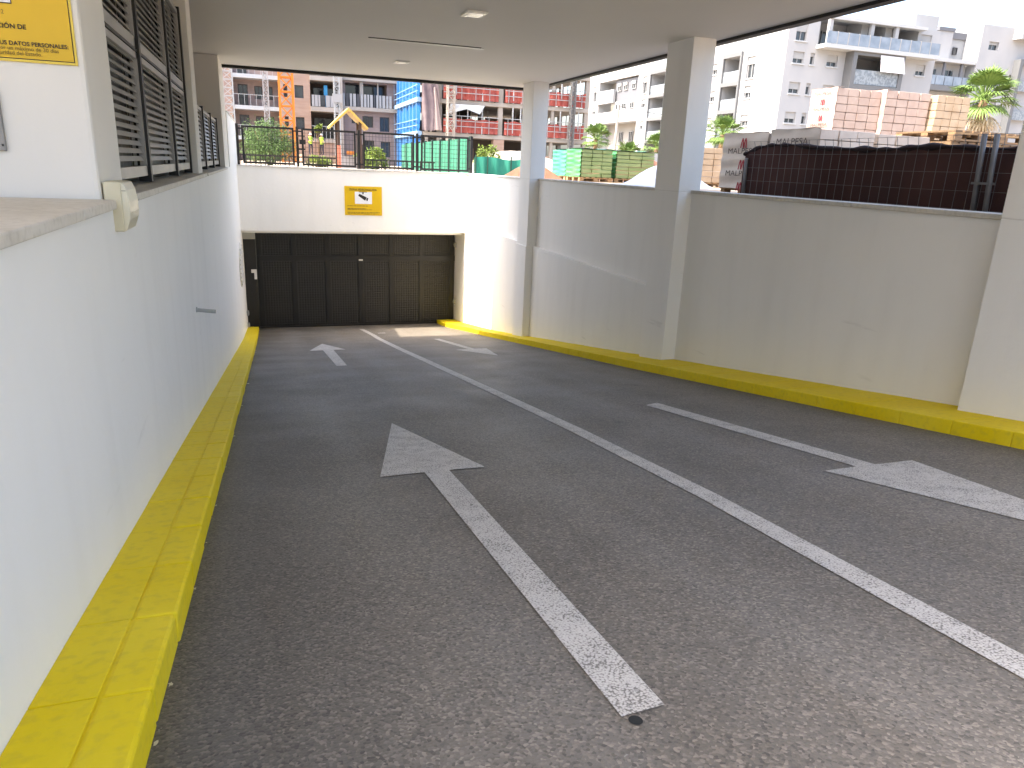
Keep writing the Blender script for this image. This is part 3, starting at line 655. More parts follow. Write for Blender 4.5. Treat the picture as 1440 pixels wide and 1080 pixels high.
# recessed balcony bay
for zf in (2.45, 5.95, 9.35):
    MB().box(5.76, 93.6, zf-0.5, 9.2, 98, zf).build('balcony_slab', M_CONC, t)
MB().box(5.76, 98.0, GR, 9.2, 98.3, 12.5).build('recess_wall', M_SHADEIN, t)
MB().box(5.76, 93.8, GR, 9.2, 94.2, 1.95).build('parapet', M_BRICKB, t)
for zf in (2.45, 5.95):
    F = FY(97.9); F.window(t, (6.3, 8.8, zf+0.05, zf+2.5), 0.0, M_FRAMED)
rr = random.Random(4)
for zf in (5.95, 9.35):
    x = 5.9
    while x < 9.0:
        w = rr.uniform(0.2, 0.55); F = FY(93.75)
        F.box(MB(), x, x+w, zf+0.05, zf+1.3, 0, 0.05).build('rail_panel', M_FRAMEW if rr.random() < 0.6 else M_GLASS, t); x += w+0.06
MB().box(7.35, 94.2, 6.0, 7.75, 94.4, 8.4).build('blue_door', mat('blue_sheet', (0.03, 0.22, 0.42), 0.5), t)
q = MB()
for i in range(7): q.bar((6.1+i*0.45, 93.8, 2.45), (6.1+i*0.45, 93.8, 3.8), 0.06, 0.06)
q.bar((5.8, 93.8, 3.8), (9.15, 93.8, 3.8), 0.07, 0.07); q.build('balcony_rail', M_STEELW, t)
MB().box(9.2, 93.6, GR, 9.45, 98, 12.5).build('dividing_wall', M_CONC, t)
# mauve wing with large openings
F = FY(95.0)
holes = [(9.9, 14.9, 6.3, 9.0, 2.0), (11.9, 13.2, 4.0, 5.3), (14.0, 15.2, 3.6, 5.3), (10.6, 11.2, 4.4, 5.3), (12.0, 13.3, 0.4, 2.5), (14.1, 15.3, 0.6, 2.4), (9.9, 14.9, 9.7, 12.0, 2.0)]
F.skin(MB(), 9.45, 16.2, GR, 12.5, holes, 0.35).build('wall', M_MAUVE, t)
for h in holes:
    if len(h) == 4: F.window(t, h, 0.35, M_FRAMED)
for zf in (6.25, 9.6): MB().box(9.45, 94.1, zf-0.42, 16.0, 95.0, zf).build('balcony_slab', M_CONC, t)
for zf in (6.25, 9.6):
    MB().box(9.9, 96.9, zf+0.05, 14.9, 97.0, zf+2.8).build('glass_wall', M_GLASS, t)
    MB().box(11.6, 94.6, zf, 12.0, 94.99, zf+2.9).build('column', M_CONC, t)
    MB().box(13.7, 94.7, zf, 13.85, 94.99, zf+2.9).build('column', M_CONC, t)
    x = 9.5
    while x < 15.3:
        w = rr.uniform(0.18, 0.35); FY(94.2).box(MB(), x, x+w, zf+0.02, zf+1.45, 0, 0.05).build('rail_panel', M_FRAMEW if rr.random() < 0.6 else M_FRAMED, t); x += w+0.12
MB().box(4.2, 86.0, GR, 9.2, 93.5, 0.48).build('brick_podium', mat('brown_brick', (0.36, 0.24, 0.16), 0.9, (0.44, 0.31, 0.22), scale=1.5, stretch=(1, 1, 5)), t)

# ------------------------------------------------------------------ concrete frame with red netting and blue tarp
t = thing('building_shell', 'unfinished concrete building frame with red safety netting on its open floors', 'building', (26, 88, GR))
FL = [3.3, 6.65, 10.0]
for z in FL: MB().box(16.3, 80, z-0.42, 35.3, 98, z).build('floor_slab', M_CONC, t, bevel=0.02)
cols = [16.6, 17.9, 24.7, 30.9, 33.2, 34.9]
for k, (z0, z1) in enumerate(zip([GR]+FL[:2], [f-0.42 for f in FL])):
    for x in cols:
        for y in (80.15, 88.0, 97.4):
            w = 0.5 if x in (24.7, 17.9, 34.9) else 0.32
            MB().box(x, y, z0, x+w, y+w, z1).build('column', M_CONC, t)
    MB().box(17, 97.0, z0, 28.5, 97.2, z1-0.9).build('rear_wall', M_CONC if k else M_SHADEIN, t)  # ground floor takes the colour with the shade in it
    MB().box(18.5, 90.0, z0, 24.2, 90.25, z1).build('partition', M_SHADEIN, t)
    MB().box(25.8, 89.0, z0, 29.6, 89.25, z1-0.6).build('partition', M_BRICKB if k else M_SHADEIN, t)
MB().box(24.2, 79.95, GR, 25.4, 80.9, 2.86).build('brick_column', M_BRICKB, t)
MB().box(25.4, 80.3, GR, 35.2, 80.6, 1.4).build('brick_parapet', M_BRICKB, t)
MB().box(17.2, 84.5, GR, 30.5, 84.7, 2.85).build('void_shade_sheet', M_SHADEIN, t)  # dark sheet standing in for the shaded void below the first slab
for x_ in (19.2, 22.0, 26.8, 28.6): MB().box(x_, 84.2, GR, x_+1.1, 84.49, 1.9).build('block_infill', M_BRICKB, t)
MB().box(30.2, 86, 3.3, 30.6, 92, 6.2).build('partition', M_BRICKB, t)
MB().box(30.2, 86, 6.65, 30.6, 92, 9.2).build('partition', M_BRICKB, t)
M_RED = mat('red_netting', (0.27, 0.05, 0.04), 0.9, (0.33, 0.09, 0.07), scale=3, stretch=(2, 2, 0.6))
for zf in FL[:2]:
    for a, b in ((18.5, 24.6), (25.3, 30.8), (30.8, 34.8)):
        n = 22; q = MB(); vs = []
        for j in range(4):
            for i in range(n+1):
                x = a+(b-a)*i/n; vs.append((x, 79.85+0.09*math.sin(x*3.1+j)+0.05*math.sin(x*7.3), zf+0.06+j*0.5-(0.14*abs(math.sin(x*1.9)) if j == 3 else 0)))
        q.add(vs, [(j*(n+1)+i, j*(n+1)+i+1, (j+1)*(n+1)+i+1, (j+1)*(n+1)+i) for j in range(3) for i in range(n)]); q.build('safety_netting', M_RED, t)
        r = MB()
        for z in (0.7, 1.25, 1.75): r.bar((a, 79.72, zf+z), (b, 79.72, zf+z), 0.05, 0.07)
        i = a+0.4
        while i < b: r.bar((i, 79.72, zf), (i, 79.72, zf+1.8), 0.05, 0.05); i += 1.55
        r.build('guard_rail', M_STEELW, t)
for x, lean in ((17.2, 0), (19.9, 0), (21.2, 0), (29.2, 0), (28.3, 0.7), (22.8, 0), (26.3, 0), (27.2, 0), (31.9, 0), (34.1, 0)):
    for z0, z1 in ((3.3, 6.2), (6.65, 9.5)): MB().bar((x+lean, 79.9, z0), (x, 79.95, z1), 0.1, 0.1).build('prop', M_SLABW, t)
MB().add([(19.2, 79.6, 6.2), (23.0, 79.6, 6.2), (22.4, 79.4, 5.3), (20.9, 79.35, 5.75), (19.0, 79.45, 5.2)], [(0, 4, 3), (0, 3, 1), (3, 2, 1)]).build('hanging_sheet', M_SLABW, t)
for x_ in [18.3+1.15*i for i in range(15)]:      # inner props and stacked boards on the open floors
    for z0, z1 in ((3.3, 6.2), (6.65, 9.5)): MB().bar((x_, 83.5+(x_*7 % 3), z0), (x_, 83.5+(x_*7 % 3), z1), 0.09, 0.09).build('prop', M_STEELW, t)
rf = random.Random(31)
for _ in range(16):
    x_, z_ = rf.uniform(18.5, 33), rf.choice(FL[:2]); w_ = rf.uniform(0.5, 1.4); y_ = rf.uniform(81.5, 86); h_ = rf.uniform(0.6, 1.9)
    MB().box(x_, y_, z_+0.003, x_+w_, y_+0.5, z_+h_).build('stacked_boards', rf.choice([M_BRICKB, M_SHADEIN, M_SLABW, M_CONC]), t)
# blue tarp on the west side, slabs showing through as pale bands
def sheet(f, nu, nv): # f(i,j) -> point
    q = MB(); q.add([f(i/nu, j/nv) for j in range(nv+1) for i in range(nu+1)], [(j*(nu+1)+i, j*(nu+1)+i+1, (j+1)*(nu+1)+i+1, (j+1)*(nu+1)+i) for j in range(nv) for i in range(nu)]); return q
M_BLUE = mat('blue_tarp', (0.008, 0.09, 0.28), 0.45, (0.025, 0.14, 0.36), scale=0.5, stretch=(1, 1, 0.4))
M_BLUEP = mat('blue_band', (0.22, 0.33, 0.46), 0.7)
t2 = thing('blue_tarpaulin', 'bright blue tarpaulin hung over the side of the concrete frame', 'tarpaulin', (15.9, 88, GR))
for z0, z1 in ((GR, 2.9), (3.35, 6.2), (6.7, 10.2)):
    sheet(lambda a, b: (15.95+0.12*math.sin(a*31+b*2)+0.06*math.sin(a*77), 80+17.5*a, z0+(z1-z0)*b), 46, 4).build('sheet', M_BLUE, t2, smooth=True)
for z in (3.1, 6.45): MB().box(15.7, 79.9, z-0.22, 16.2, 97.5, z+0.22).build('slab_edge', M_BLUEP, t2)
q = MB()
for z in (3.9, 4.5, 7.3, 7.9): q.bar((15.75, 80, z), (15.75, 97.5, z), 0.05, 0.06)
for i in range(9): q.bar((15.72, 80.5+i*2, GR), (15.72, 80.5+i*2, 10), 0.05, 0.05)
q.build('rope_lines', M_BLUEP, t2)
t2 = thing('debris_net', 'grey mauve debris net gathered at the corner between blue tarp and concrete columns', 'net', (17, 79.7, 3.3))
sheet(lambda a, b: (16.15+(1.9-1.0*abs(b-0.45))*a, 79.6+0.15*math.sin(a*14+b*5), 3.4+6.6*b), 12, 8).build('net', mat('debris_grey', (0.16, 0.12, 0.13), 0.9, (0.24, 0.19, 0.19), scale=1.2), t2, smooth=True)
sheet(lambda a, b: (17.3+1.0*a*(1-b*0.7), 79.5+0.1*math.sin(a*9), 3.5+4.2*b), 8, 6).build('pale_net', mat('debris_pale', (0.38, 0.30, 0.28), 0.9), t2, smooth=True)

# ------------------------------------------------------------------ lattice masts
def mast(name, label, cat, x, y, w, z1, m, pitch=None, leg=0.11, box=None):
    t = thing(name, label, cat, (x, y, GR)); pitch = pitch or w*1.05
    for sx in (-1, 1):
        for sy in (-1, 1): MB().box(x+sx*w/2-leg/2, y+sy*w/2-leg/2, GR, x+sx*w/2+leg/2, y+sy*w/2+leg/2, z1).build('leg', m, t)
    q = MB(); z = GR; k = 0; h = w/2
    while z < z1-pitch:
        for (ax, ay, bx, by) in ((-h, -h, h, -h), (h, -h, h, h), (h, h, -h, h), (-h, h, -h, -h)):
            q.bar((x+ax, y+ay, z), (x+bx, y+by, z), leg*0.6, leg*0.6)
            if k % 2: ax, ay, bx, by = bx, by, ax, ay
            q.bar((x+ax, y+ay, z), (x+bx, y+by, z+pitch), leg*0.6, leg*0.6)
        z += pitch; k += 1
    tag(q.build('bracing', m, t), kind='stuff')
    if box: MB().box(x-w*0.9, y-w*0.9, box, x+w*0.9, y-w*0.6, box+w*1.6).build('hoist_plate', M_FRAMEW, t)
M_ORANGE = mat('crane_orange', (0.55, 0.17, 0.015), 0.5)
mast('crane_mast', 'orange lattice tower crane mast in front of the pale brick block', 'crane', 2.75, 85, 1.35, 13, M_ORANGE, leg=0.2)
mast('hoist_mast', 'slim white lattice hoist mast left of the orange crane mast', 'mast', 0.75, 88, 0.5, 13, M_STEELW)
mast('hoist_mast', 'slim white lattice hoist mast with a white plate beside the balcony bay', 'mast', 8.05, 86, 0.55, 13, M_STEELW, box=6.0)
mast('hoist_mast', 'grey lattice hoist mast standing against the concrete frame', 'mast', 19.0, 78.6, 0.7, 12, M_CONC)
mast('hoist_mast', 'thin dark lattice mast at the open end of the concrete frame', 'mast', 33.0, 79.2, 0.45, 12, mat('mast_dark', (0.12, 0.12, 0.12), 0.5))
mast('scaffold_tower', 'white scaffold tower beside the high white wall end', 'scaffold', -3.0, 86, 0.95, 12, M_STEELW, pitch=0.8)

# ------------------------------------------------------------------ white apartment building
t = thing('apartment_building', 'long white apartment building with grey framed balcony stacks behind the pallets', 'building', (70, 100, GR))
A = FX(60.0); H = []
wins = [(113.1, 114.7, 12.5, 15.1), (113.3, 114.7, 10.3, 11.6), (113.4, 114.7, 6.9, 8.2), (113.4, 114.7, 3.4, 4.7), (132.6, 134.2, 12.4, 15.1), (132.7, 134.2, 10.2, 11.5), (132.7, 134.2, 6.7, 8.0),
        (84.8, 86.5, 12.2, 14.8), (85.0, 86.5, 9.8, 11.3), (84.9, 86.5, 6.4, 7.8), (84.9, 86.5, 3.0, 4.4), (93.2, 94.6, 13.4, 14.8), (93.2, 94.6, 9.9, 11.3), (93.2, 94.6, 6.4, 7.8), (99.0, 100.5, 9.9, 11.3), (99.0, 100.5, 13.4, 14.8), (103, 104.5, 9.9, 11.3), (103, 104.5, 13.4, 14.8)]
HW = [(-b, -a, c, d) for a, b, c, d in wins]
HL = [(-131.6, -116.3, 10.3, 15.6, 2.6), (-131.7, -115.9, GR+0.1, 8.4, 2.6)]
HS = []
for ya, yb in ((106.7, 112.0), (87.5, 91.8)):
    for z in (1.7, 5.1, 8.55, 12.0): HS.append((-yb+0.3, -ya-0.3, z, z+3.1, 2.6))
A.skin(MB(), -137, -79, GR, 20.0, HW+HL+HS, 0.35).build('wall', M_WHITEB, t)
for i, h in enumerate(HW): A.window(t, h, 0.35, M_FRAMEW, shutter=0.55 if (h[3]-h[2]) < 2 else 0.35, sill=M_SLABW)
for h in HL+HS: A.box(MB(), h[0], h[1], h[2], h[3], -2.75, -2.6).build('recess_wall', M_WHITEB if h in HS else mat('recess_grey', (0.30, 0.29, 0.27), 0.8), t)
A.box(MB(), -132.0, -125.1, 11.8, 14.0, -0.2, 0.25).build('balcony_parapet', M_WHITEB, t)
A.box(MB(), -125.6, -116.4, 12.0, 15.4, -0.9, -0.5).build('grey_panel', M_GREYB, t)
A.box(MB(), -125.6, -116.4, 10.3, 11.95, -0.8, -0.35).build('white_panel', M_WHITEB, t)
for u in (-124.6, -122.3, -119.2):
    A.window(t, (u, u+1.4, 13.6, 14.9), -(-0.45), M_FRAMEW, shutter=0.4); A.window(t, (u, u+1.5, 10.5, 11.5), 0.3, M_FRAMEW)
for u in (-127, -123, -119.5): A.window(t, (u, u+1.4, 5.2, 7.0), 2.5, M_FRAMEW)
for ya, yb in ((106.7, 112.0), (87.5, 91.8)):
    q = MB()
    for u in (-yb, -ya-0.3): A.box(q, u, u+0.3, GR, 15.6, 0.002, 0.3)
    for z in (1.2, 4.65, 8.1, 11.55, 15.1): A.box(q, -yb+0.3, -ya-0.3, z, z+0.5, 0.002, 0.3)
    q.build('balcony_frame', mat('frame_grey', (0.13, 0.135, 0.14), 0.6), t)
    for z in (1.7, 5.15, 8.6, 12.05, 15.6):
        A.box(MB(), -yb+0.31, -ya-0.31, z+0.02, z+1.35, 0.02, 0.08).build('balustrade', mat('etched_glass', (0.26, 0.29, 0.31), 0.35, (0.16, 0.185, 0.21), scale=3.5, mix=(0.45, 0.55)), t)
    for z in (5.15, 8.6, 12.05): A.window(t, (-yb+1.9, -yb+3.0, z, z+2.2), 2.55, M_FRAMED, mull=False)
Bf = FY(79.0)
HB = [(61.1, 62.7, 15.9, 18.4), (61.1, 62.7, 13.4, 14.7), (61.1, 62.7, 10.0, 11.3), (61.1, 62.7, 6.6, 7.9), (63.6, 64.25, 13.4, 14.7), (63.6, 64.25, 10.0, 11.3), (63.6, 64.25, 6.6, 7.9), (66.1, 67.7, 13.4, 14.7), (66.1, 67.7, 10.0, 11.3), (76.9, 78.2, 13.4, 14.7), (80.1, 81.6, 13.4, 14.7), (76.9, 78.2, 10.0, 11.3), (80.1, 81.6, 10.0, 11.3)]
HT = [(64.4, 79.5, 15.7, 18.8, 3.2), (69.4, 76.2, 11.6, 15.0, 2.5), (80.0, 81.8, 15.9, 18.2)]
M_WHITEC = M_WHITEB
Bf.skin(MB(), 60, 83, GR, 18.82, HB+HT, 0.35).quad((60, 79, 18.82), (83, 79, 18.82), (83, 137, 18.82), (60, 137, 18.82)).quad((83, 79, GR), (83, 137, GR), (83, 137, 18.82), (83, 79, 18.82)).quad((60, 137, GR), (60, 137, 18.82), (83, 137, 18.82), (83, 137, GR)).build('wall', M_WHITEC, t)
for h in HB: Bf.window(t, h, 0.35, M_FRAMEW, shutter=0.6 if h[1]-h[0] > 1 else 0.3, sill=M_SLABW, mull=h[1]-h[0] > 1)
Bf.window(t, HT[2], 0.35, M_FRAMEW, shutter=0.45)
for h in HT[:2]: Bf.box(MB(), h[0], h[1], h[2], h[3], -h[4]-0.15, -h[4]).build('recess_wall', M_WHITEB, t)
for u in (67.2, 73.0, 76.6): Bf.window(t, (u, u+2.2, 15.8, 17.9), 3.1, M_FRAMEW)
for u in (70.9, 74.6): Bf.box(MB(), u, u+1.0, 15.7, 18.8, -3.0, -0.4).build('party_wall', M_WHITEB, t)
MB().box(70.2, 84, 18.83, 79.0, 110, 20.1).build('roof_storey', M_WHITEB, t)
MB().box(78.9, 79.3, 18.83, 82.7, 95, 20.5).build('stair_tower', M_WHITEB, t)
Bf.box(MB(), 64.2, 81.9, 15.2, 15.65, 0.004, 1.7).build('terrace_slab', M_SLABW, t)
Bf.box(MB(), 65.0, 79.8, 18.45, 18.8, 0.004, 1.1).build('pergola_beam', mat('beam_grey', (0.4, 0.41, 0.41), 0.6), t)
for u in (65.0, 71.2, 75.0): Bf.box(MB(), u, u+0.5, 15.66, 18.44, 0.5, 0.9).build('column', M_WHITEB, t)
M_RAILG = mat('rail_glass', (0.16, 0.20, 0.25), 0.15, (0.24, 0.28, 0.33), scale=1.0)
for i in range(11):
    u = 64.3+i*1.595; Bf.box(MB(), u, u+1.45, 15.70, 17.0, 1.55, 1.62).build('rail_panel', M_RAILG, t)
    Bf.box(MB(), u+1.47, u+1.57, 15.66, 17.05, 1.53, 1.64).build('rail_post', M_FRAMEW, t)
q = MB(); MG = mat('frame_grey', (0, 0, 0))
Bf.box(q, 68.8, 69.4, 10.5, 15.19, 0.004, 1.4); Bf.box(q, 76.2, 76.8, 10.5, 15.19, 0.004, 1.4); Bf.box(q, 69.4, 76.2, 14.8, 15.19, 0.004, 1.4); Bf.box(q, 69.4, 76.2, 10.9, 11.5, 0.004, 1.4)
q.build('balcony_frame', MG, t)
Bf.box(MB(), 69.42, 76.18, 11.55, 13.2, 1.2, 1.28).build('balustrade', MATS['etched_glass'], t)
MB().hexa([Bf.p(72.8, 13.1, 1.9), Bf.p(76.6, 13.1, 1.9), Bf.p(76.6, 13.1, 1.85), Bf.p(72.8, 13.1, 1.85), Bf.p(72.8, 15.0, 1.5), Bf.p(76.4, 15.0, 1.5), Bf.p(76.4, 15.0, 1.45), Bf.p(72.8, 15.0, 1.45)]).build('awning', mat('awning_white', (0.7, 0.69, 0.72), 0.8), t)

# second white building further right
t = thing('apartment_building', 'white stepped apartment building with grey roof caps behind the tall palm', 'building', (126, 115, GR))
Cf = FY(110.0)
HC = [(127.5, 129.9, 24.2, 25.6), (126.5, 128.5, 18.0, 20.3), (130.2, 132.0, 18.2, 19.8), (134.0, 136.1, 18, 20.4), (126.5, 128.5, 13.5, 16), (131, 132.4, 13.5, 15.5)]
Cf.skin(MB(), 125.4, 150, GR, 28.3, HC, 0.5).quad((125.4, 110, GR), (125.4, 110, 28.3), (125.4, 130, 28.3), (125.4, 130, GR)).quad((125.4, 110, 28.3), (150, 110, 28.3), (150, 130, 28.3), (125.4, 130, 28.3)).build('wall', M_WHITEB, t)
for h in HC: Cf.window(t, h, 0.5, M_FRAMEW, shutter=0.35)
MB().box(133.0, 108.2, 26.3, 150, 110, 29.2).build('upper_storey', M_WHITEB, t); FY(108.2).window(t, (134.2, 136.1, 26.5, 27.7), -0.13, M_FRAMEW)
MB().box(112, 112, GR, 125.3, 130, 21.4).build('wing', M_WHITEB, t)
MB().box(116.8, 111.5, 21.41, 120.2, 118, 26.7).build('chimney_stack', M_WHITEB, t); MB().box(116.6, 111.3, 26.71, 120.4, 118.2, 27.3).build('chimney_cap', M_GREYB, t)
MB().box(120.21, 113.5, 21.41, 126.0, 120, 26.0).build('roof_room', M_WHITEB, t); MB().box(121.2, 113.2, 26.01, 126.2, 120, 27.1).build('roof_cap', M_GREYB, t)
FY(113.5).window(t, (122.8, 123.8, 23.4, 24.6), -0.13, M_FRAMED, mull=False)
MB().box(142, 112, 29.21, 148, 118, 32).build('stair_tower', M_WHITEB, t)
Cf2 = FY(112.0)
Cf2.box(MB(), 114.5, 125.2, 21.42, 22.0, 0.0, 2.0).build('pergola_beam', MATS['beam_grey'], t)
Cf2.box(MB(), 114.5, 125.2, 16.6, 17.5, 0.004, 2.0).build('terrace_slab', MG, t)
for i in range(5): Cf2.box(MB(), 114.6+i*2.1, 116.5+i*2.1, 17.55, 19.1, 1.8, 1.9).build('rail_panel', M_RAILG, t)
for u in (114.6, 118.4, 122.5): Cf2.box(MB(), u, u+0.4, 17.52, 21.41, 1.2, 1.6).build('column', M_GREYB, t)
for u in (116, 120): Cf2.window(t, (u, u+2.2, 17.6, 20.4), -0.13, M_FRAMEW)
q = MB(); Cf.box(q, 134.5, 135.3, GR, 23.0, 0.004, 1.4); Cf.box(q, 135.3, 141, 22.2, 23.0, 0.004, 1.4); q.build('balcony_frame', MG, t)
for z in (12.5, 17.6): Cf.box(MB(), 135.31, 141, z, z+1.7, 0.9, 1.0).build('balustrade', MATS['etched_glass'], t)

# distant white site wall and pole
t = thing('site_wall', 'low white boundary wall at the far side of the building site', 'wall', (40, 58.5, GR))
for i in range(12): MB().box(23+i*4.0, 58, GR, 26.97+i*4.0, 58.4, 1.55+0.05*(i % 3)).build('wall_bay', M_WHITEB, t)
t = thing('utility_pole', 'thin grey utility pole with a sagging wire in front of the white building', 'pole', (34, 70, GR))
MB().tube((34, 70, GR), (34.15, 70, 6.4), 0.16, 8, 0.12).build('pole', M_CONC, t)
q = MB(); P = [(34.15+i*1.6, 70-i*0.8, 6.3-0.35*i+0.028*i*i) for i in range(9)]
for a, b in zip(P, P[1:]): q.tube(a, b, 0.03, 4)
q.build('wire', M_BLACK, t)

# ------------------------------------------------------------------ pallets of bricks on the site
M_WOOD = mat('pallet_wood', (0.32, 0.20, 0.10), 0.85, (0.42, 0.28, 0.15), scale=4, stretch=(1, 6, 6))
M_WOODO = mat('pallet_wood_old', (0.17, 0.12, 0.08), 0.85, (0.30, 0.19, 0.10), scale=4, stretch=(1, 6, 6))
M_BRA = mat('brick_cream', (0.56, 0.47, 0.39), 0.85, (0.64, 0.55, 0.47), scale=5, bump=0.2, bscale=60)
M_BRP = mat('brick_pink', (0.42, 0.315, 0.26), 0.85, (0.47, 0.37, 0.31), scale=5, bump=0.2, bscale=60)
M_BRY = mat('brick_sand', (0.42, 0.31, 0.20), 0.85, (0.46, 0.36, 0.25), scale=5)
M_FILM = mat('printed_film', (0.54, 0.48, 0.42), 0.35, (0.60, 0.54, 0.48), scale=3, bump=0.35, bscale=12)
M_FILMP = mat('printed_film_pink', (0.40, 0.30, 0.26), 0.4, (0.45, 0.35, 0.31), scale=3, bump=0.35, bscale=12)
M_LOGO = mat('print_red', (0.33, 0.012, 0.03), 0.5); M_LTXT = mat('print_dark', (0.075, 0.055, 0.05), 0.5)
rb = random.Random(21)
def pallet_base(t, x0, y0, x1, y1, z0):
    q = MB(); n = 3
    for i in range(n):
        y = y0+0.05+(y1-y0-0.25)*i/(n-1); q.box(x0, y, z0, x1, y+0.15, z0+0.03); q.box(x0, y, z0+0.115, x1, y+0.15, z0+0.145)
        for k in range(3): xx = x0+(x1-x0-0.18)*k/2; q.box(xx, y, z0+0.031, xx+0.18, y+0.15, z0+0.114)
    for k in range(6): xx = x0+(x1-x0-0.14)*k/5; q.box(xx, y0, z0+0.146, xx+0.14, y1, z0+0.17)
    q.build('pallet_base', M_WOOD, t)
def emblem(t, X, yc, zc, s, m):
    """arched double stroke mark, on a west facing sheet"""
    q = MB()
    for off in (-0.30, 0.18):
        pts = [(-0.16, -0.5), (-0.04, 0.10), (0.08, 0.42), (0.20, 0.10), (0.26, -0.5)]
        for (a, b), (c, d) in zip(pts, pts[1:]):
            q.bar((X, yc-(a+off)*s, zc+b*s), (X, yc-(c+off)*s, zc+d*s), 0.004, 0.15*s, up=(0, 1, 0.01))
    q.build('emblem', m, t)
def brick_pallet(label, x0, y0, x1, y1, z0, z1, mb_, group, nx=3, ny=3, nz=6, prints=None, film=None):
    t = thing('brick_pallet', label, 'brick pallet', ((x0+x1)/2, (y0+y1)/2, z0), group)
    pallet_base(t, x0, y0, x1, y1, z0); zb = z0+0.172
    dx, dy, dz = (x1-x0)/nx, (y1-y0)/ny, (z1-zb)/nz; g_ = 0.012
    me = proto('brick', MB().box(g_, g_, 0.005, dx-g_, dy-g_, dz-0.008), mb_, bevel=0.006)
    for i in range(nx):
        for j in range(ny):
            for k in range(nz):
                if i in (0, nx-1) or j in (0, ny-1) or k == nz-1:
                    inst('brick', me, t, (x0+i*dx+rb.uniform(-.012, .012), y0+j*dy+rb.uniform(-.012, .012), zb+k*dz))
    if film:
        n = 10; f = sheet(lambda a, b: (x0-0.03-0.012*math.sin(b*23+a*3)-0.01*math.sin(a*17), y0-0.02+(y1-y0+0.04)*a, zb+(z1-zb+0.02)*b), 8, 16); f.build('printed_film', film, t, smooth=True)
        sheet(lambda a, b: (x0-0.03+(0.25)*b, y0-0.02+(y1-y0+0.04)*a, z1+0.02+0.012*math.sin(a*9)), 8, 2).build('film_top', film, t, smooth=True)
    for kind, zc, s in (prints or []):
        if kind == 't': text('lettering', 'MALPESA', s, (x0-0.055, (y0+y1)/2+0.02, zc), (0, -1, 0), (0, 0, 1), M_LTXT, t, 'CENTER', 0.0, maxw=(y1-y0)*0.66)
        else: emblem(t, x0-0.058, (y0+y1)/2-0.02, zc, s, M_LOGO)
    return t
GN = 'brick pallets in the shade behind the netting'
brick_pallet('cream brick pallet with red emblem and dark lettering by the netting end', 10.2, 13.6, 11.6, 15.2, GR, 0.92, M_BRA, GN, prints=[('e', 0.73, 0.22), ('t', 0.50, 0.17), ('e', 0.27, 0.22), ('t', 0.02, 0.17), ('e', -0.2, 0.2)], film=M_FILM)
brick_pallet('cream brick pallet printed with dark lettering only, standing beside the emblem pallet', 10.2, 12.05, 11.55, 13.5, GR, 0.95, M_BRA, GN, prints=[('t', 0.66, 0.19), ('t', 0.1, 0.17)], film=M_FILM)
brick_pallet('unwrapped cream brick pallet between the lettered pallet and the wooden pallets', 11.62, 12.07, 12.98, 13.4, GR, 0.93, M_BRA, GN, nx=3)
GF = 'tall pink brick stacks in the sun'
for k, (x0, x1, yo, lab) in enumerate(((16.3, 17.95, 0, 'with printed red emblems and lettering on its side'), (18.0, 19.72, -0.15, 'in the middle between two other stacks'), (19.78, 21.15, -0.35, 'next to the tall palm, slightly yellow stained'))):
    y0 = 18.8+yo; y1 = y0+(1.1 if k == 0 else 1.25)
    brick_pallet('lower pallet of pink brick stack '+lab, x0, y0, x1, y1, GR, 1.12, M_BRP, GF, nx=4, ny=2, nz=6, prints=[('t', 0.85, 0.13), ('e', 0.6, 0.17)] if k < 2 else None, film=M_FILMP if k < 2 else None)
    brick_pallet('upper pallet of pink brick stack '+lab, x0, y0, x1, y1, 1.14, 2.66+0.03*(k == 1), M_BRP if k < 2 else M_BRY, GF, nx=4, ny=2, nz=6,
                 prints=[('t', 2.48, 0.13), ('e', 2.28, 0.18), ('t', 2.04, 0.14), ('e', 1.82, 0.18), ('t', 1.58, 0.14)] if k < 2 else None, film=M_FILMP if k < 2 else None)
brick_pallet('sand coloured brick pallet standing alone in the sun beside the white tarp heap', 15.0, 24.4, 16.5, 25.8, GR, 1.0, M_BRY, None, nx=3, ny=3)
brick_pallet('pale brick pallet standing further out behind the sand coloured one', 17.4, 28.0, 19.0, 29.4, GR, 1.0, M_BRA, None)

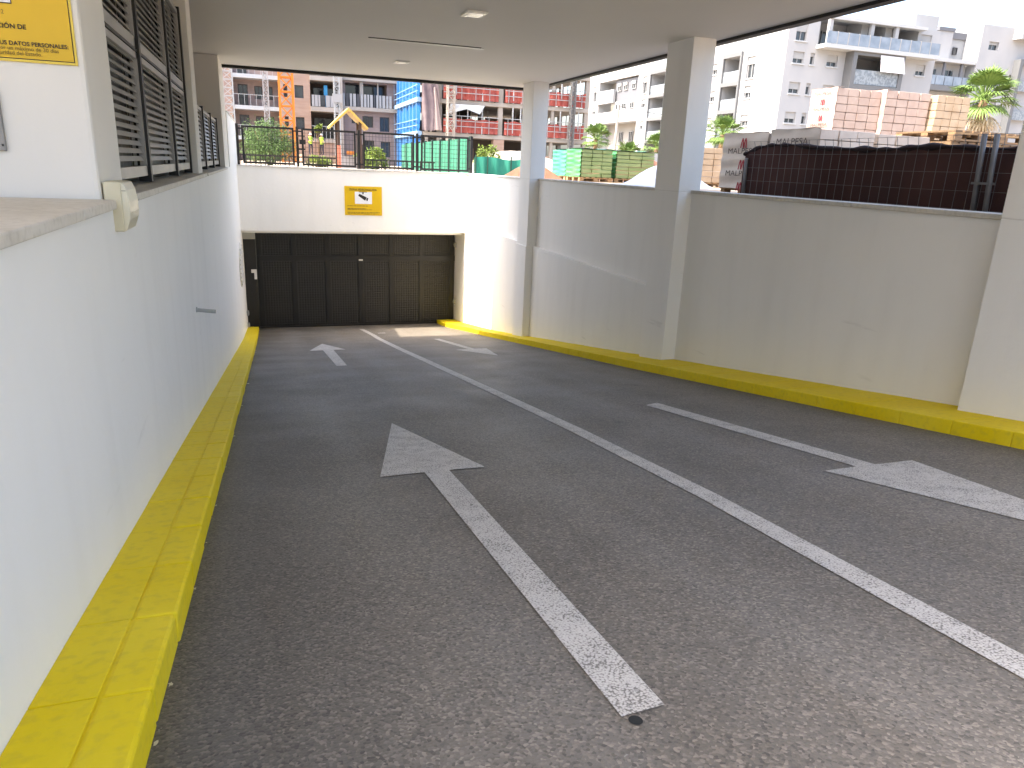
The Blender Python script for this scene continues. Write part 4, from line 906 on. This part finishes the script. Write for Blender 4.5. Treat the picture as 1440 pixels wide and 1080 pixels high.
M_GRN = mat('green_film', (0.045, 0.24, 0.085), 0.4, (0.10, 0.30, 0.12), scale=2.2, stretch=(1, 1, 3), bump=0.5, bscale=9)
M_GRN2 = mat('green_film_olive', (0.19, 0.26, 0.10), 0.45, (0.25, 0.31, 0.14), scale=3, stretch=(1, 1, 3), bump=0.4, bscale=9)
M_GRN3 = mat('green_film_teal', (0.045, 0.22, 0.16), 0.4, (0.08, 0.27, 0.2), scale=3, stretch=(1, 1, 3), bump=0.4, bscale=9)
def wrapped(label, x0, y0, x1, y1, z1, m, ms):
    t = thing('wrapped_pallet', label, 'pallet', ((x0+x1)/2, (y0+y1)/2, GR), 'pallets wrapped in green film')
    pallet_base(t, x0, y0, x1, y1, GR); zb = GR+0.173; nz = 7; nx = 3; dz = (z1-zb)/nz; dx = (x1-x0-0.08)/nx
    me = proto('brick', MB().box(0.008, 0, 0.004, dx-0.008, y1-y0-0.08, dz-0.01), m, bevel=0.012)
    for k in range(nz):
        for i in range(nx): inst('brick', me, t, (x0+0.04+i*dx+rb.uniform(-.014, .014), y0+0.04+rb.uniform(-.018, .018), zb+k*dz))
    sheet(lambda a, b: (x0-0.02-0.02*math.sin(b*38)*math.sin(a*5+1), y0+0.0+(y1-y0)*a, zb+(z1-zb)*b), 10, 30).build('side_film', ms, t, smooth=True)
    sheet(lambda a, b: (x0-0.02+(x1-x0+0.04)*a, y0-0.01+(y1-y0+0.02)*b, z1+0.02+0.015*math.sin(a*9+b*5)), 8, 8).build('top_film', M_GRN3, t, smooth=True)
    return t
wrapped('green film wrapped brick pallet, the one with the brightest side next to the ramp wall', 11.7, 26.9, 13.1, 28.35, 0.80, M_GRN2, M_GRN)
wrapped('teal green wrapped pallet hidden behind the bright green wrapped one', 11.75, 28.5, 13.1, 30.0, 0.78, M_GRN2, M_GRN3)
wrapped('olive green wrapped pallet beside the white tarp heap', 13.3, 27.1, 15.05, 28.5, 0.79, M_GRN2, M_GRN)

# wooden pallets in a stack
proto_p = None
for k in range(7):
    z = GR+k*0.215; x0, y0 = 13.12+rb.uniform(-.04, .04), 11.7+rb.uniform(-.05, .05)
    lab = 'old empty wooden pallet, topmost of the stack behind the netting' if k == 6 else 'old empty wooden pallet lying in the stack behind the netting'
    t = thing('wooden_pallet', lab, 'pallet', (x0+1, y0+0.7, z), 'empty wooden pallets stacked')
    for i in range(9): MB().box(x0+i*0.235, y0, z+0.165, x0+i*0.235+0.19, y0+1.5, z+0.2).build('plank', M_WOODO, t)
    for j in range(3):
        MB().box(x0, y0+j*0.66, z+0.125, x0+2.07, y0+j*0.66+0.17, z+0.16).build('stringer', M_WOOD, t)
        for i in range(4): MB().box(x0+i*0.62, y0+j*0.66, z+0.035, x0+i*0.62+0.2, y0+j*0.66+0.17, z+0.124).build('block', M_WOODO, t)
        MB().box(x0, y0+j*0.66, z, x0+2.07, y0+j*0.66+0.17, z+0.034).build('runner', M_WOODO, t)

# ------------------------------------------------------------------ brown netting on a wire mesh site fence
t = thing('site_fence', 'galvanised wire mesh site fence covered with dark brown netting behind the ramp wall', 'fence', (9.0, 9, GR))
top = [(2.0, 0.50), (5, 0.50), (7.1, 0.50), (8.2, 0.52), (9.1, 0.51), (10.4, 0.535), (11.3, 0.60), (11.9, 0.60), (12.3, 0.55), (12.72, 0.44)]
M_NET = mat('brown_netting', (0.040, 0.015, 0.013), 0.9, (0.075, 0.032, 0.027), scale=1.2, stretch=(1, 1, 0.6), fine=(0.065, 0.035, 0.03), fscale=90, famt=0.4)
def netf(a, b):
    y = 2.0+10.72*a; zt = interp(top, y); z = GR+(zt-GR)*b
    return (9.05+0.03*math.sin(y*3.3+b*2)+0.018*math.sin(y*8+b*5)*b, y, z)
sheet(netf, 120, 8).build('netting', M_NET, t, smooth=True)
def hem(a, b):
    y = 2.0+10.72*a; zt = interp(top, y); th = 2*math.pi*b; r = 0.036+0.012*math.sin(y*4.1+math.sin(y*1.3)*2)+0.012*math.sin(y*11.7+2*math.sin(y*2.1))
    return (9.03+r*1.2*math.cos(th), y, zt-0.01+0.014*math.sin(y*2.3+1.7*math.sin(y*0.9))+r*math.sin(th))
sheet(hem, 150, 8).build('rolled_hem', mat('brown_netting_hem', (0.020, 0.009, 0.009), 0.85), t, smooth=True)
M_GALV = mat('fence_galvanised', (0.14, 0.14, 0.14), 0.55, (0.19, 0.185, 0.18), scale=5, metal=0.4)
q = MB(); y = 2.1
while y < 12.5: q.tube((8.985, y, GR), (8.985, y, 0.555), 0.0038, 4); q.tube((8.985, y, 0.555), (8.93, y-0.03, 0.66), 0.0038, 4); y += 0.19
for z in (-0.3, -0.06, 0.18, 0.42, 0.655): q.tube((8.97 if z < 0.6 else 8.93, 2.0, z), (8.97 if z < 0.6 else 8.93, 12.5, z), 0.0035, 4)
tag(q.build('wire_mesh', M_GALV, t), kind='stuff')
for y in (7.44, 7.26, 3.2): MB().tube((8.93, y-0.02, GR), (8.93, y+0.05, 0.66), 0.034, 8).build('post', M_GALV, t, smooth=True)
MB().tube((8.98, 12.55, GR), (8.98, 12.58, 0.36), 0.035, 8).build('post', M_GALV, t, smooth=True)
MB().box(8.88, 7.22, 0.03, 8.97, 7.5, 0.06).build('clamp', M_GALV, t)

# ------------------------------------------------------------------ heaps
def heap(name, label, cat, cxy, rx, ry, h, m, seed, rough=0.12, kind=None):
    rr = random.Random(seed); ph = [rr.uniform(0, 6) for _ in range(6)]; n, r = 28, 10; vs = []
    for j in range(r+1):
        for i in range(n):
            a = 2*math.pi*i/n; s = j/r; w = 1+rough*math.sin(3*a+ph[0])+rough*math.sin(5*a+ph[1]+2*s)
            hh = h*(math.cos(s*math.pi)*0.5+0.5)**0.8*(1+rough*1.4*math.sin(4*a+ph[2]+5*s)*s)
            vs.append((cxy[0]+rx*s*w*math.cos(a), cxy[1]+ry*s*w*math.sin(a), GR+hh-0.03*(j == r)))
    q = MB().add(vs, [(j*n+i, j*n+(i+1) % n, (j+1)*n+(i+1) % n, (j+1)*n+i) for j in range(r) for i in range(n)])
    return tag(q.build(name, m, smooth=True, fix=True), label, cat)
M_EARTH = mat('red_earth', (0.13, 0.055, 0.032), 0.95, (0.20, 0.10, 0.06), scale=2.5, bump=0.8, bscale=7)
heap('tarp_heap', 'white tarpaulin covered heap beside the green wrapped pallets', 'heap', (12.6, 21.9), 1.75, 1.5, 0.72, mat('white_tarp', (0.42, 0.42, 0.45), 0.4, (0.5, 0.5, 0.52), scale=1.5, bump=0.6, bscale=5), 3, 0.07)
heap('earth_mound', 'red earth mound beside the pillar nearest the garage', 'mound', (10.2, 28.2), 1.3, 1.3, 0.6, M_EARTH, 5)
heap('earth_mound', 'reddish sand mound behind the white tarp heap', 'mound', (17.5, 34.5), 3.4, 2.6, 1.35, M_EARTH, 8, 0.2)
heap('earth_mound', 'pale rubble mound in front of the distant boundary wall', 'mound', (13.5, 40), 4.0, 2.5, 1.3, mat('pale_rubble', (0.30, 0.26, 0.22), 0.95, (0.36, 0.32, 0.27), scale=2, bump=0.8, bscale=6), 11, 0.2)

# ------------------------------------------------------------------ green screen fences
M_GSCR = mat('green_screen', (0.012, 0.13, 0.075), 0.6, (0.03, 0.18, 0.11), scale=1.5, stretch=(1, 1, 0.5))
t = thing('screen_fence', 'tall green screen fence with dark posts behind the railing', 'fence', (8.8, 41, GR))
y = 32.6
while y < 50:
    MB().box(8.78, y+0.08, GR+0.05, 8.82, y+1.85, 1.17+0.02*math.sin(y)).build('screen_panel', M_GSCR, t)
    MB().box(8.72, y-0.07, GR, 8.88, y+0.07, 1.24).build('post', mat('dark_green_metal', (0.015, 0.05, 0.035), 0.5), t); y += 1.95
t = thing('screen_fence', 'low green netting fence between the railing end and the pillar', 'fence', (10, 32.4, GR))
sheet(lambda a, b: (8.9+2.9*a, 32.3+0.05*math.sin(a*30), GR+(0.78+0.05*math.sin(a*8))*b), 40, 3).build('netting', mat('green_netting', (0.012, 0.19, 0.135), 0.7, (0.035, 0.25, 0.18), scale=3, stretch=(3, 1, 0.5)), t, smooth=True)
for x in (8.95, 9.5, 10.6, 11.4): MB().tube((x, 32.2, GR), (x, 32.2, 0.46), 0.03, 6).build('post', MATS['dark_green_metal'], t)
t = thing('garden_fence', 'low dark bar fence behind the mesh railing beside the play hut', 'fence', (3, 37.6, GR))
for x0 in (-1.2, 1.2, 3.6, 6.0):
    q = MB()
    for i in range(11): q.box(x0+i*0.22, 37.6, GR, x0+i*0.22+0.04, 37.64, 0.12)
    q.box(x0, 37.57, 0.04, x0+2.3, 37.67, 0.1).build('fence_panel', M_BLACK, t)

# play hut
t = thing('play_hut', 'playground hut with yellow gable roof on dark posts and an orange panel', 'play hut', (3.9, 36.6, GR))
m_py = mat('play_yellow', (0.45, 0.29, 0.05), 0.5, (0.5, 0.36, 0.09), scale=3); m_pd = mat('play_brown', (0.06, 0.035, 0.025), 0.6)
for s in (-1, 1):
    a, b = (3.9, 2.34), (3.9+s*0.88, 1.50)
    MB().prism([(a[0], 36.0, a[1]), (b[0], 36.0, b[1]), (b[0]-s*0.03, 36.0, b[1]-0.09), (a[0], 36.0, a[1]-0.14)], (0, 1.5, 0)).build('roof_board', m_py, t, fix=True)
for x in (3.42, 4.42):
    for y in (36.15, 37.2): MB().box(x-0.06, y, GR, x+0.06, y+0.12, 1.75).build('post', m_pd, t)
MB().box(3.34, 36.08, GR, 3.5, 36.13, 0.66).build('panel', mat('play_coral', (0.62, 0.2, 0.12), 0.5), t)
MB().box(4.50, 36.2, GR, 4.62, 37.2, 0.75).build('panel', m_pd, t)
MB().box(3.5, 37.2, GR, 4.36, 37.3, 0.2).build('back_panel', mat('play_grey', (0.4, 0.4, 0.42), 0.5), t)
MB().box(3.85, 36.9, 0.28, 4.2, 36.95, 0.44).build('panel', mat('play_orange', (0.7, 0.25, 0.05), 0.5), t)

# ------------------------------------------------------------------ plants
def leafmat(name, a, b):
    M = mat(name, a, 0.6, b, scale=2.5, mix=(0.3, 0.7), spec=0.3); return M
LM = [leafmat('leaf_mid', (0.06, 0.115, 0.03), (0.11, 0.18, 0.05)), leafmat('leaf_lime', (0.13, 0.19, 0.03), (0.22, 0.28, 0.05)), leafmat('leaf_palm', (0.08, 0.14, 0.03), (0.14, 0.21, 0.05))]
def bush(name, label, cat, c, rx, ry, z0, z1, n, size, m, seed, narrow=0.3, droop=0.0, clumps=14):
    rr = random.Random(seed); t = thing(name, label, cat, (c[0], c[1], GR)); q = MB()
    cs = []
    for _ in range(clumps):
        a = rr.uniform(0, 6.28); s = rr.random()**0.5*0.75; cs.append((c[0]+rx*s*math.cos(a), c[1]+ry*s*math.sin(a), z0+(z1-z0)*rr.uniform(0.2, 0.85), rr.uniform(0.25, 0.5)))
    for _ in range(n):
        x, y, z, r = rr.choice(cs); d = Vector((rr.gauss(0, 1), rr.gauss(0, 1), rr.gauss(0, 1))).normalized()*r*rr.uniform(0.5, 1.15)
        p = Vector((x+d.x*rx, y+d.y*ry, z+d.z*(z1-z0)*0.6))
        if p.z < GR: p.z = GR+rr.random()*0.1
        ax = (Vector((rr.gauss(0, 1), rr.gauss(0, 1), rr.gauss(0, 0.6)-droop))+d).normalized(); bx = ax.orthogonal().normalized()
        bx = (Matrix.Rotation(rr.uniform(0, 6.28), 3, ax) @ bx)*size*narrow; L = ax*size*rr.uniform(0.7, 1.4)
        q.add([p, p+L*0.5+bx, p+L, p+L*0.5-bx], [(0, 1, 2, 3)])
    q.build('crown', m, t)
    st = MB()
    for x, y, z, r in cs[:7]: st.tube((c[0]+(x-c[0])*0.1, c[1]+(y-c[1])*0.1, GR), (x, y, z), 0.05, 5, 0.015)
    st.build('trunk', M_WOODO, t)
bush('feathery_tree', 'feathery grey green tree behind the first railing panel', 'tree', (0.35, 40), 1.35, 1.1, GR+0.25, 1.75, 9500, 0.15, LM[0], 5, 0.085, 0.8, 30)
bush('low_bush', 'lime green bush at the foot of the brick podium beside the play hut', 'bush', (2.7, 39.5), 0.65, 0.5, GR, 0.15, 900, 0.13, LM[1], 6)
bush('low_bush', 'lime bush between the play hut and the green screen fence', 'bush', (6.1, 43), 1.0, 0.7, GR, 0.75, 1500, 0.16, LM[1], 7)
bush('low_bush', 'small lime bush beside the blue tarpaulin, right of the play hut', 'bush', (5.2, 40.5), 0.7, 0.5, GR, 0.35, 900, 0.13, LM[1], 17)
bush('low_bush', 'bright lime bush above the low green netting fence', 'bush', (11.2, 38), 0.75, 0.6, GR, 1.05, 1400, 0.15, LM[1], 8)
bush('balcony_plant', 'round lime plant on the balcony of the pale brick block', 'plant', (6.5, 93.2), 0.5, 0.3, 3.0, 4.0, 500, 0.2, LM[1], 9)
bush('weeping_shrub', 'small drooping green shrub in front of the pale brick balconies', 'shrub', (-0.6, 70), 0.8, 0.6, GR, 2.9, 1200, 0.3, LM[0], 10, 0.12, 1.0)

def palm(label, base, zc, r, seed, nleaf=26, skirt=False):
    rr = random.Random(seed); t = thing('fan_palm', label, 'palm', (base[0], base[1], GR), 'fan palms'); x, y = base
    tr = MB(); n = 7
    for i in range(n):
        za, zb = GR+(zc-GR)*i/n, GR+(zc-GR)*(i+1)/n; tr.tube((x, y, za), (x, y, zb), r*(0.13 if i else 0.17), 8, r*0.10)
    tr.build('trunk', M_WOODO, t)
    def fan(q, p, d, L, spread, m=21):
        d = d.normalized(); sd = d.cross(Vector((0, 0, 1)));
        if sd.length < 0.05: sd = Vector((1, 0, 0))
        sd.normalize(); up = sd.cross(d)
        st = p+d*L*0.45; q.tube(p, st, r*0.018, 4)
        for i in range(m):
            a = (i/(m-1)-0.5)*spread; v = d*math.cos(a)+sd*math.sin(a); w = (sd*math.cos(a)-d*math.sin(a))*L*0.026
            mid = st+v*L*0.33+up*L*0.03*(1 if i % 2 else -0.2); end = st+v*L*(0.56-0.1*abs(a)/spread)-Vector((0, 0, 1))*L*rr.uniform(0.05, 0.16)
            q.add([st, mid-w, end, mid+w], [(0, 1, 2, 3)])
    q = MB()
    for i in range(nleaf):
        a = i*2.399+rr.uniform(-.3, .3); e = R(80-115*(i/nleaf)**0.9)+rr.uniform(-.15, .15)
        fan(q, Vector((x, y, zc)), Vector((math.cos(a)*math.cos(e), math.sin(a)*math.cos(e), math.sin(e))), r*rr.uniform(0.85, 1.1), R(150))
    q.build('crown', LM[2], t)
    if skirt:
        q = MB()
        for i in range(22):
            a = i*2.399; e = R(-45-35*rr.random()); fan(q, Vector((x, y, zc-0.1*r)), Vector((math.cos(a)*math.cos(e), math.sin(a)*math.cos(e), math.sin(e))), r*rr.uniform(0.7, 0.95), R(80), 7)
        q.build('dry_skirt', mat('dry_frond', (0.38, 0.30, 0.19), 0.8, (0.5, 0.42, 0.3), scale=3), t)
palm('tall fan palm with a dry frond skirt beside the pink brick stacks', (71.0, 60.5), 8.6, 3.7, 1, 34, True)
palm('fan palm with bright crown beside the printed emblem pallet', (36.6, 55), 3.3, 2.0, 2)
palm('fan palm with long fronds behind the bright green wrapped pallet', (31.0, 68), 2.9, 1.9, 3)
palm('low fan palm behind the olive wrapped pallet', (31.6, 62), 1.5, 1.6, 4)
palm('fan palm partly hidden by the pillar in front of the balcony stack', (36.6, 66), 2.4, 1.8, 5)

# ------------------------------------------------------------------ workers on the podium
def person(label, x, y, z, face, seed):
    """one continuous skinned body, arms bent to the work in front"""
    s = 2.27/1.75
    J = {'pel': (0, 0, .95, .13), 'spine': (0, .02, 1.15, .13), 'chest': (0, .02, 1.36, .15), 'neck': (0, 0, 1.5, .055), 'head': (0, -.02, 1.60, .085), 'crown': (0, -.02, 1.70, .08),
         'lsh': (-.19, .02, 1.42, .06), 'lel': (-.25, -.08, 1.16, .045), 'lwr': (-.16, -.32, 1.12, .034), 'lha': (-.14, -.41, 1.13, .035),
         'rsh': (.19, .02, 1.42, .06), 'rel': (.26, -.06, 1.17, .045), 'rwr': (.18, -.30, 1.05, .034), 'rha': (.16, -.39, 1.05, .035),
         'lhip': (-.1, 0, .9, .095), 'lkn': (-.11, -.03, .5, .065), 'lan': (-.11, .02, .09, .045), 'lto': (-.12, -.16, .04, .04),
         'rhip': (.1, 0, .9, .095), 'rkn': (.12, -.05, .5, .065), 'ran': (.12, .0, .09, .045), 'rto': (.13, -.18, .04, .04)}
    E = [('pel', 'spine'), ('spine', 'chest'), ('chest', 'neck'), ('neck', 'head'), ('head', 'crown'), ('chest', 'lsh'), ('lsh', 'lel'), ('lel', 'lwr'), ('lwr', 'lha'), ('chest', 'rsh'), ('rsh', 'rel'), ('rel', 'rwr'), ('rwr', 'rha'),
         ('pel', 'lhip'), ('lhip', 'lkn'), ('lkn', 'lan'), ('lan', 'lto'), ('pel', 'rhip'), ('rhip', 'rkn'), ('rkn', 'ran'), ('ran', 'rto')]
    ks = list(J); me = bpy.data.meshes.new('body_skeleton'); me.from_pydata([J[k][:3] for k in ks], [(ks.index(a), ks.index(b)) for a, b in E], [])
    bm = bmesh.new(); bm.from_mesh(me); L = bm.verts.layers.skin.verify(); bm.verts.ensure_lookup_table()
    for i, k in enumerate(ks): bm.verts[i][L].radius = (J[k][3],)*2; bm.verts[i][L].use_root = (k == 'pel')
    bm.to_mesh(me); bm.free()
    o = bpy.data.objects.new('tmp', me); col.objects.link(o); o.modifiers.new('skin', 'SKIN'); sb = o.modifiers.new('sub', 'SUBSURF'); sb.levels = 1
    bpy.context.view_layer.update(); ev = o.evaluated_get(bpy.context.evaluated_depsgraph_get()); bme = bpy.data.meshes.new_from_object(ev); bpy.data.objects.remove(o)
    t = thing('person', label, 'person', (x, y, z), 'workers on the podium'); t.rotation_euler = (0, 0, face)
    bme.materials.append(mat('work_trousers', (0.035, 0.04, 0.06), 0.9)); bme.materials.append(mat('skin', (0.42, 0.25, 0.17), 0.6))
    for p in bme.polygons:
        c = p.center; p.use_smooth = True
        p.material_index = 1 if c.z > 1.47 or (abs(c.x) > 0.12 and c.y < -0.12 and c.z > 0.9) else 0
    for v in bme.vertices: v.co *= s*K
    b = bpy.data.objects.new('body', bme); col.objects.link(b); b.parent = t
    def part(name, mbx, m):
        mo = bpy.data.meshes.new(name); mo.from_pydata([tuple(Vector(p)*s*K) for p in mbx.v], [], mbx.f); mo.materials.append(m); ob = bpy.data.objects.new(name, mo); col.objects.link(ob); ob.parent = t
        for p in mo.polygons: p.use_smooth = True
    def ring(rows):
        q = MB(); n = 12; q.add([(cx+rx*math.cos(2*math.pi*i/n), cy+ry*math.sin(2*math.pi*i/n), z) for (cx, cy, z, rx, ry) in rows for i in range(n)],
              [(j*n+i, j*n+(i+1) % n, (j+1)*n+(i+1) % n, (j+1)*n+i) for j in range(len(rows)-1) for i in range(n)]); return q
    part('hi_vis_vest', ring([(0, .02, .88, .17, .155), (0, .02, 1.1, .165, .15), (0, .02, 1.3, .20, .17), (0, .02, 1.44, .21, .13), (0, .02, 1.5, .09, .08)]), mat('hi_vis', (0.55, 0.75, 0.08), 0.7))
    part('helmet', ring([(0, -.04, 1.645, .135, .155), (0, -.02, 1.655, .115, .125), (0, -.02, 1.72, .105, .115), (0, -.02, 1.765, .06, .07), (0, -.02, 1.78, .005, .005)]), mat('helmet_white', (0.75, 0.75, 0.72), 0.4))
person('worker in lime vest and white helmet on the podium, nearer the orange crane mast', 5.2, 87.6, 0.48, R(25), 1)
person('worker in lime vest and white helmet on the podium, nearer the play hut roof', 6.45, 87.9, 0.48, R(-30), 2)

for o in list(bpy.data.objects):
    if '_o' in o: del o['_o']
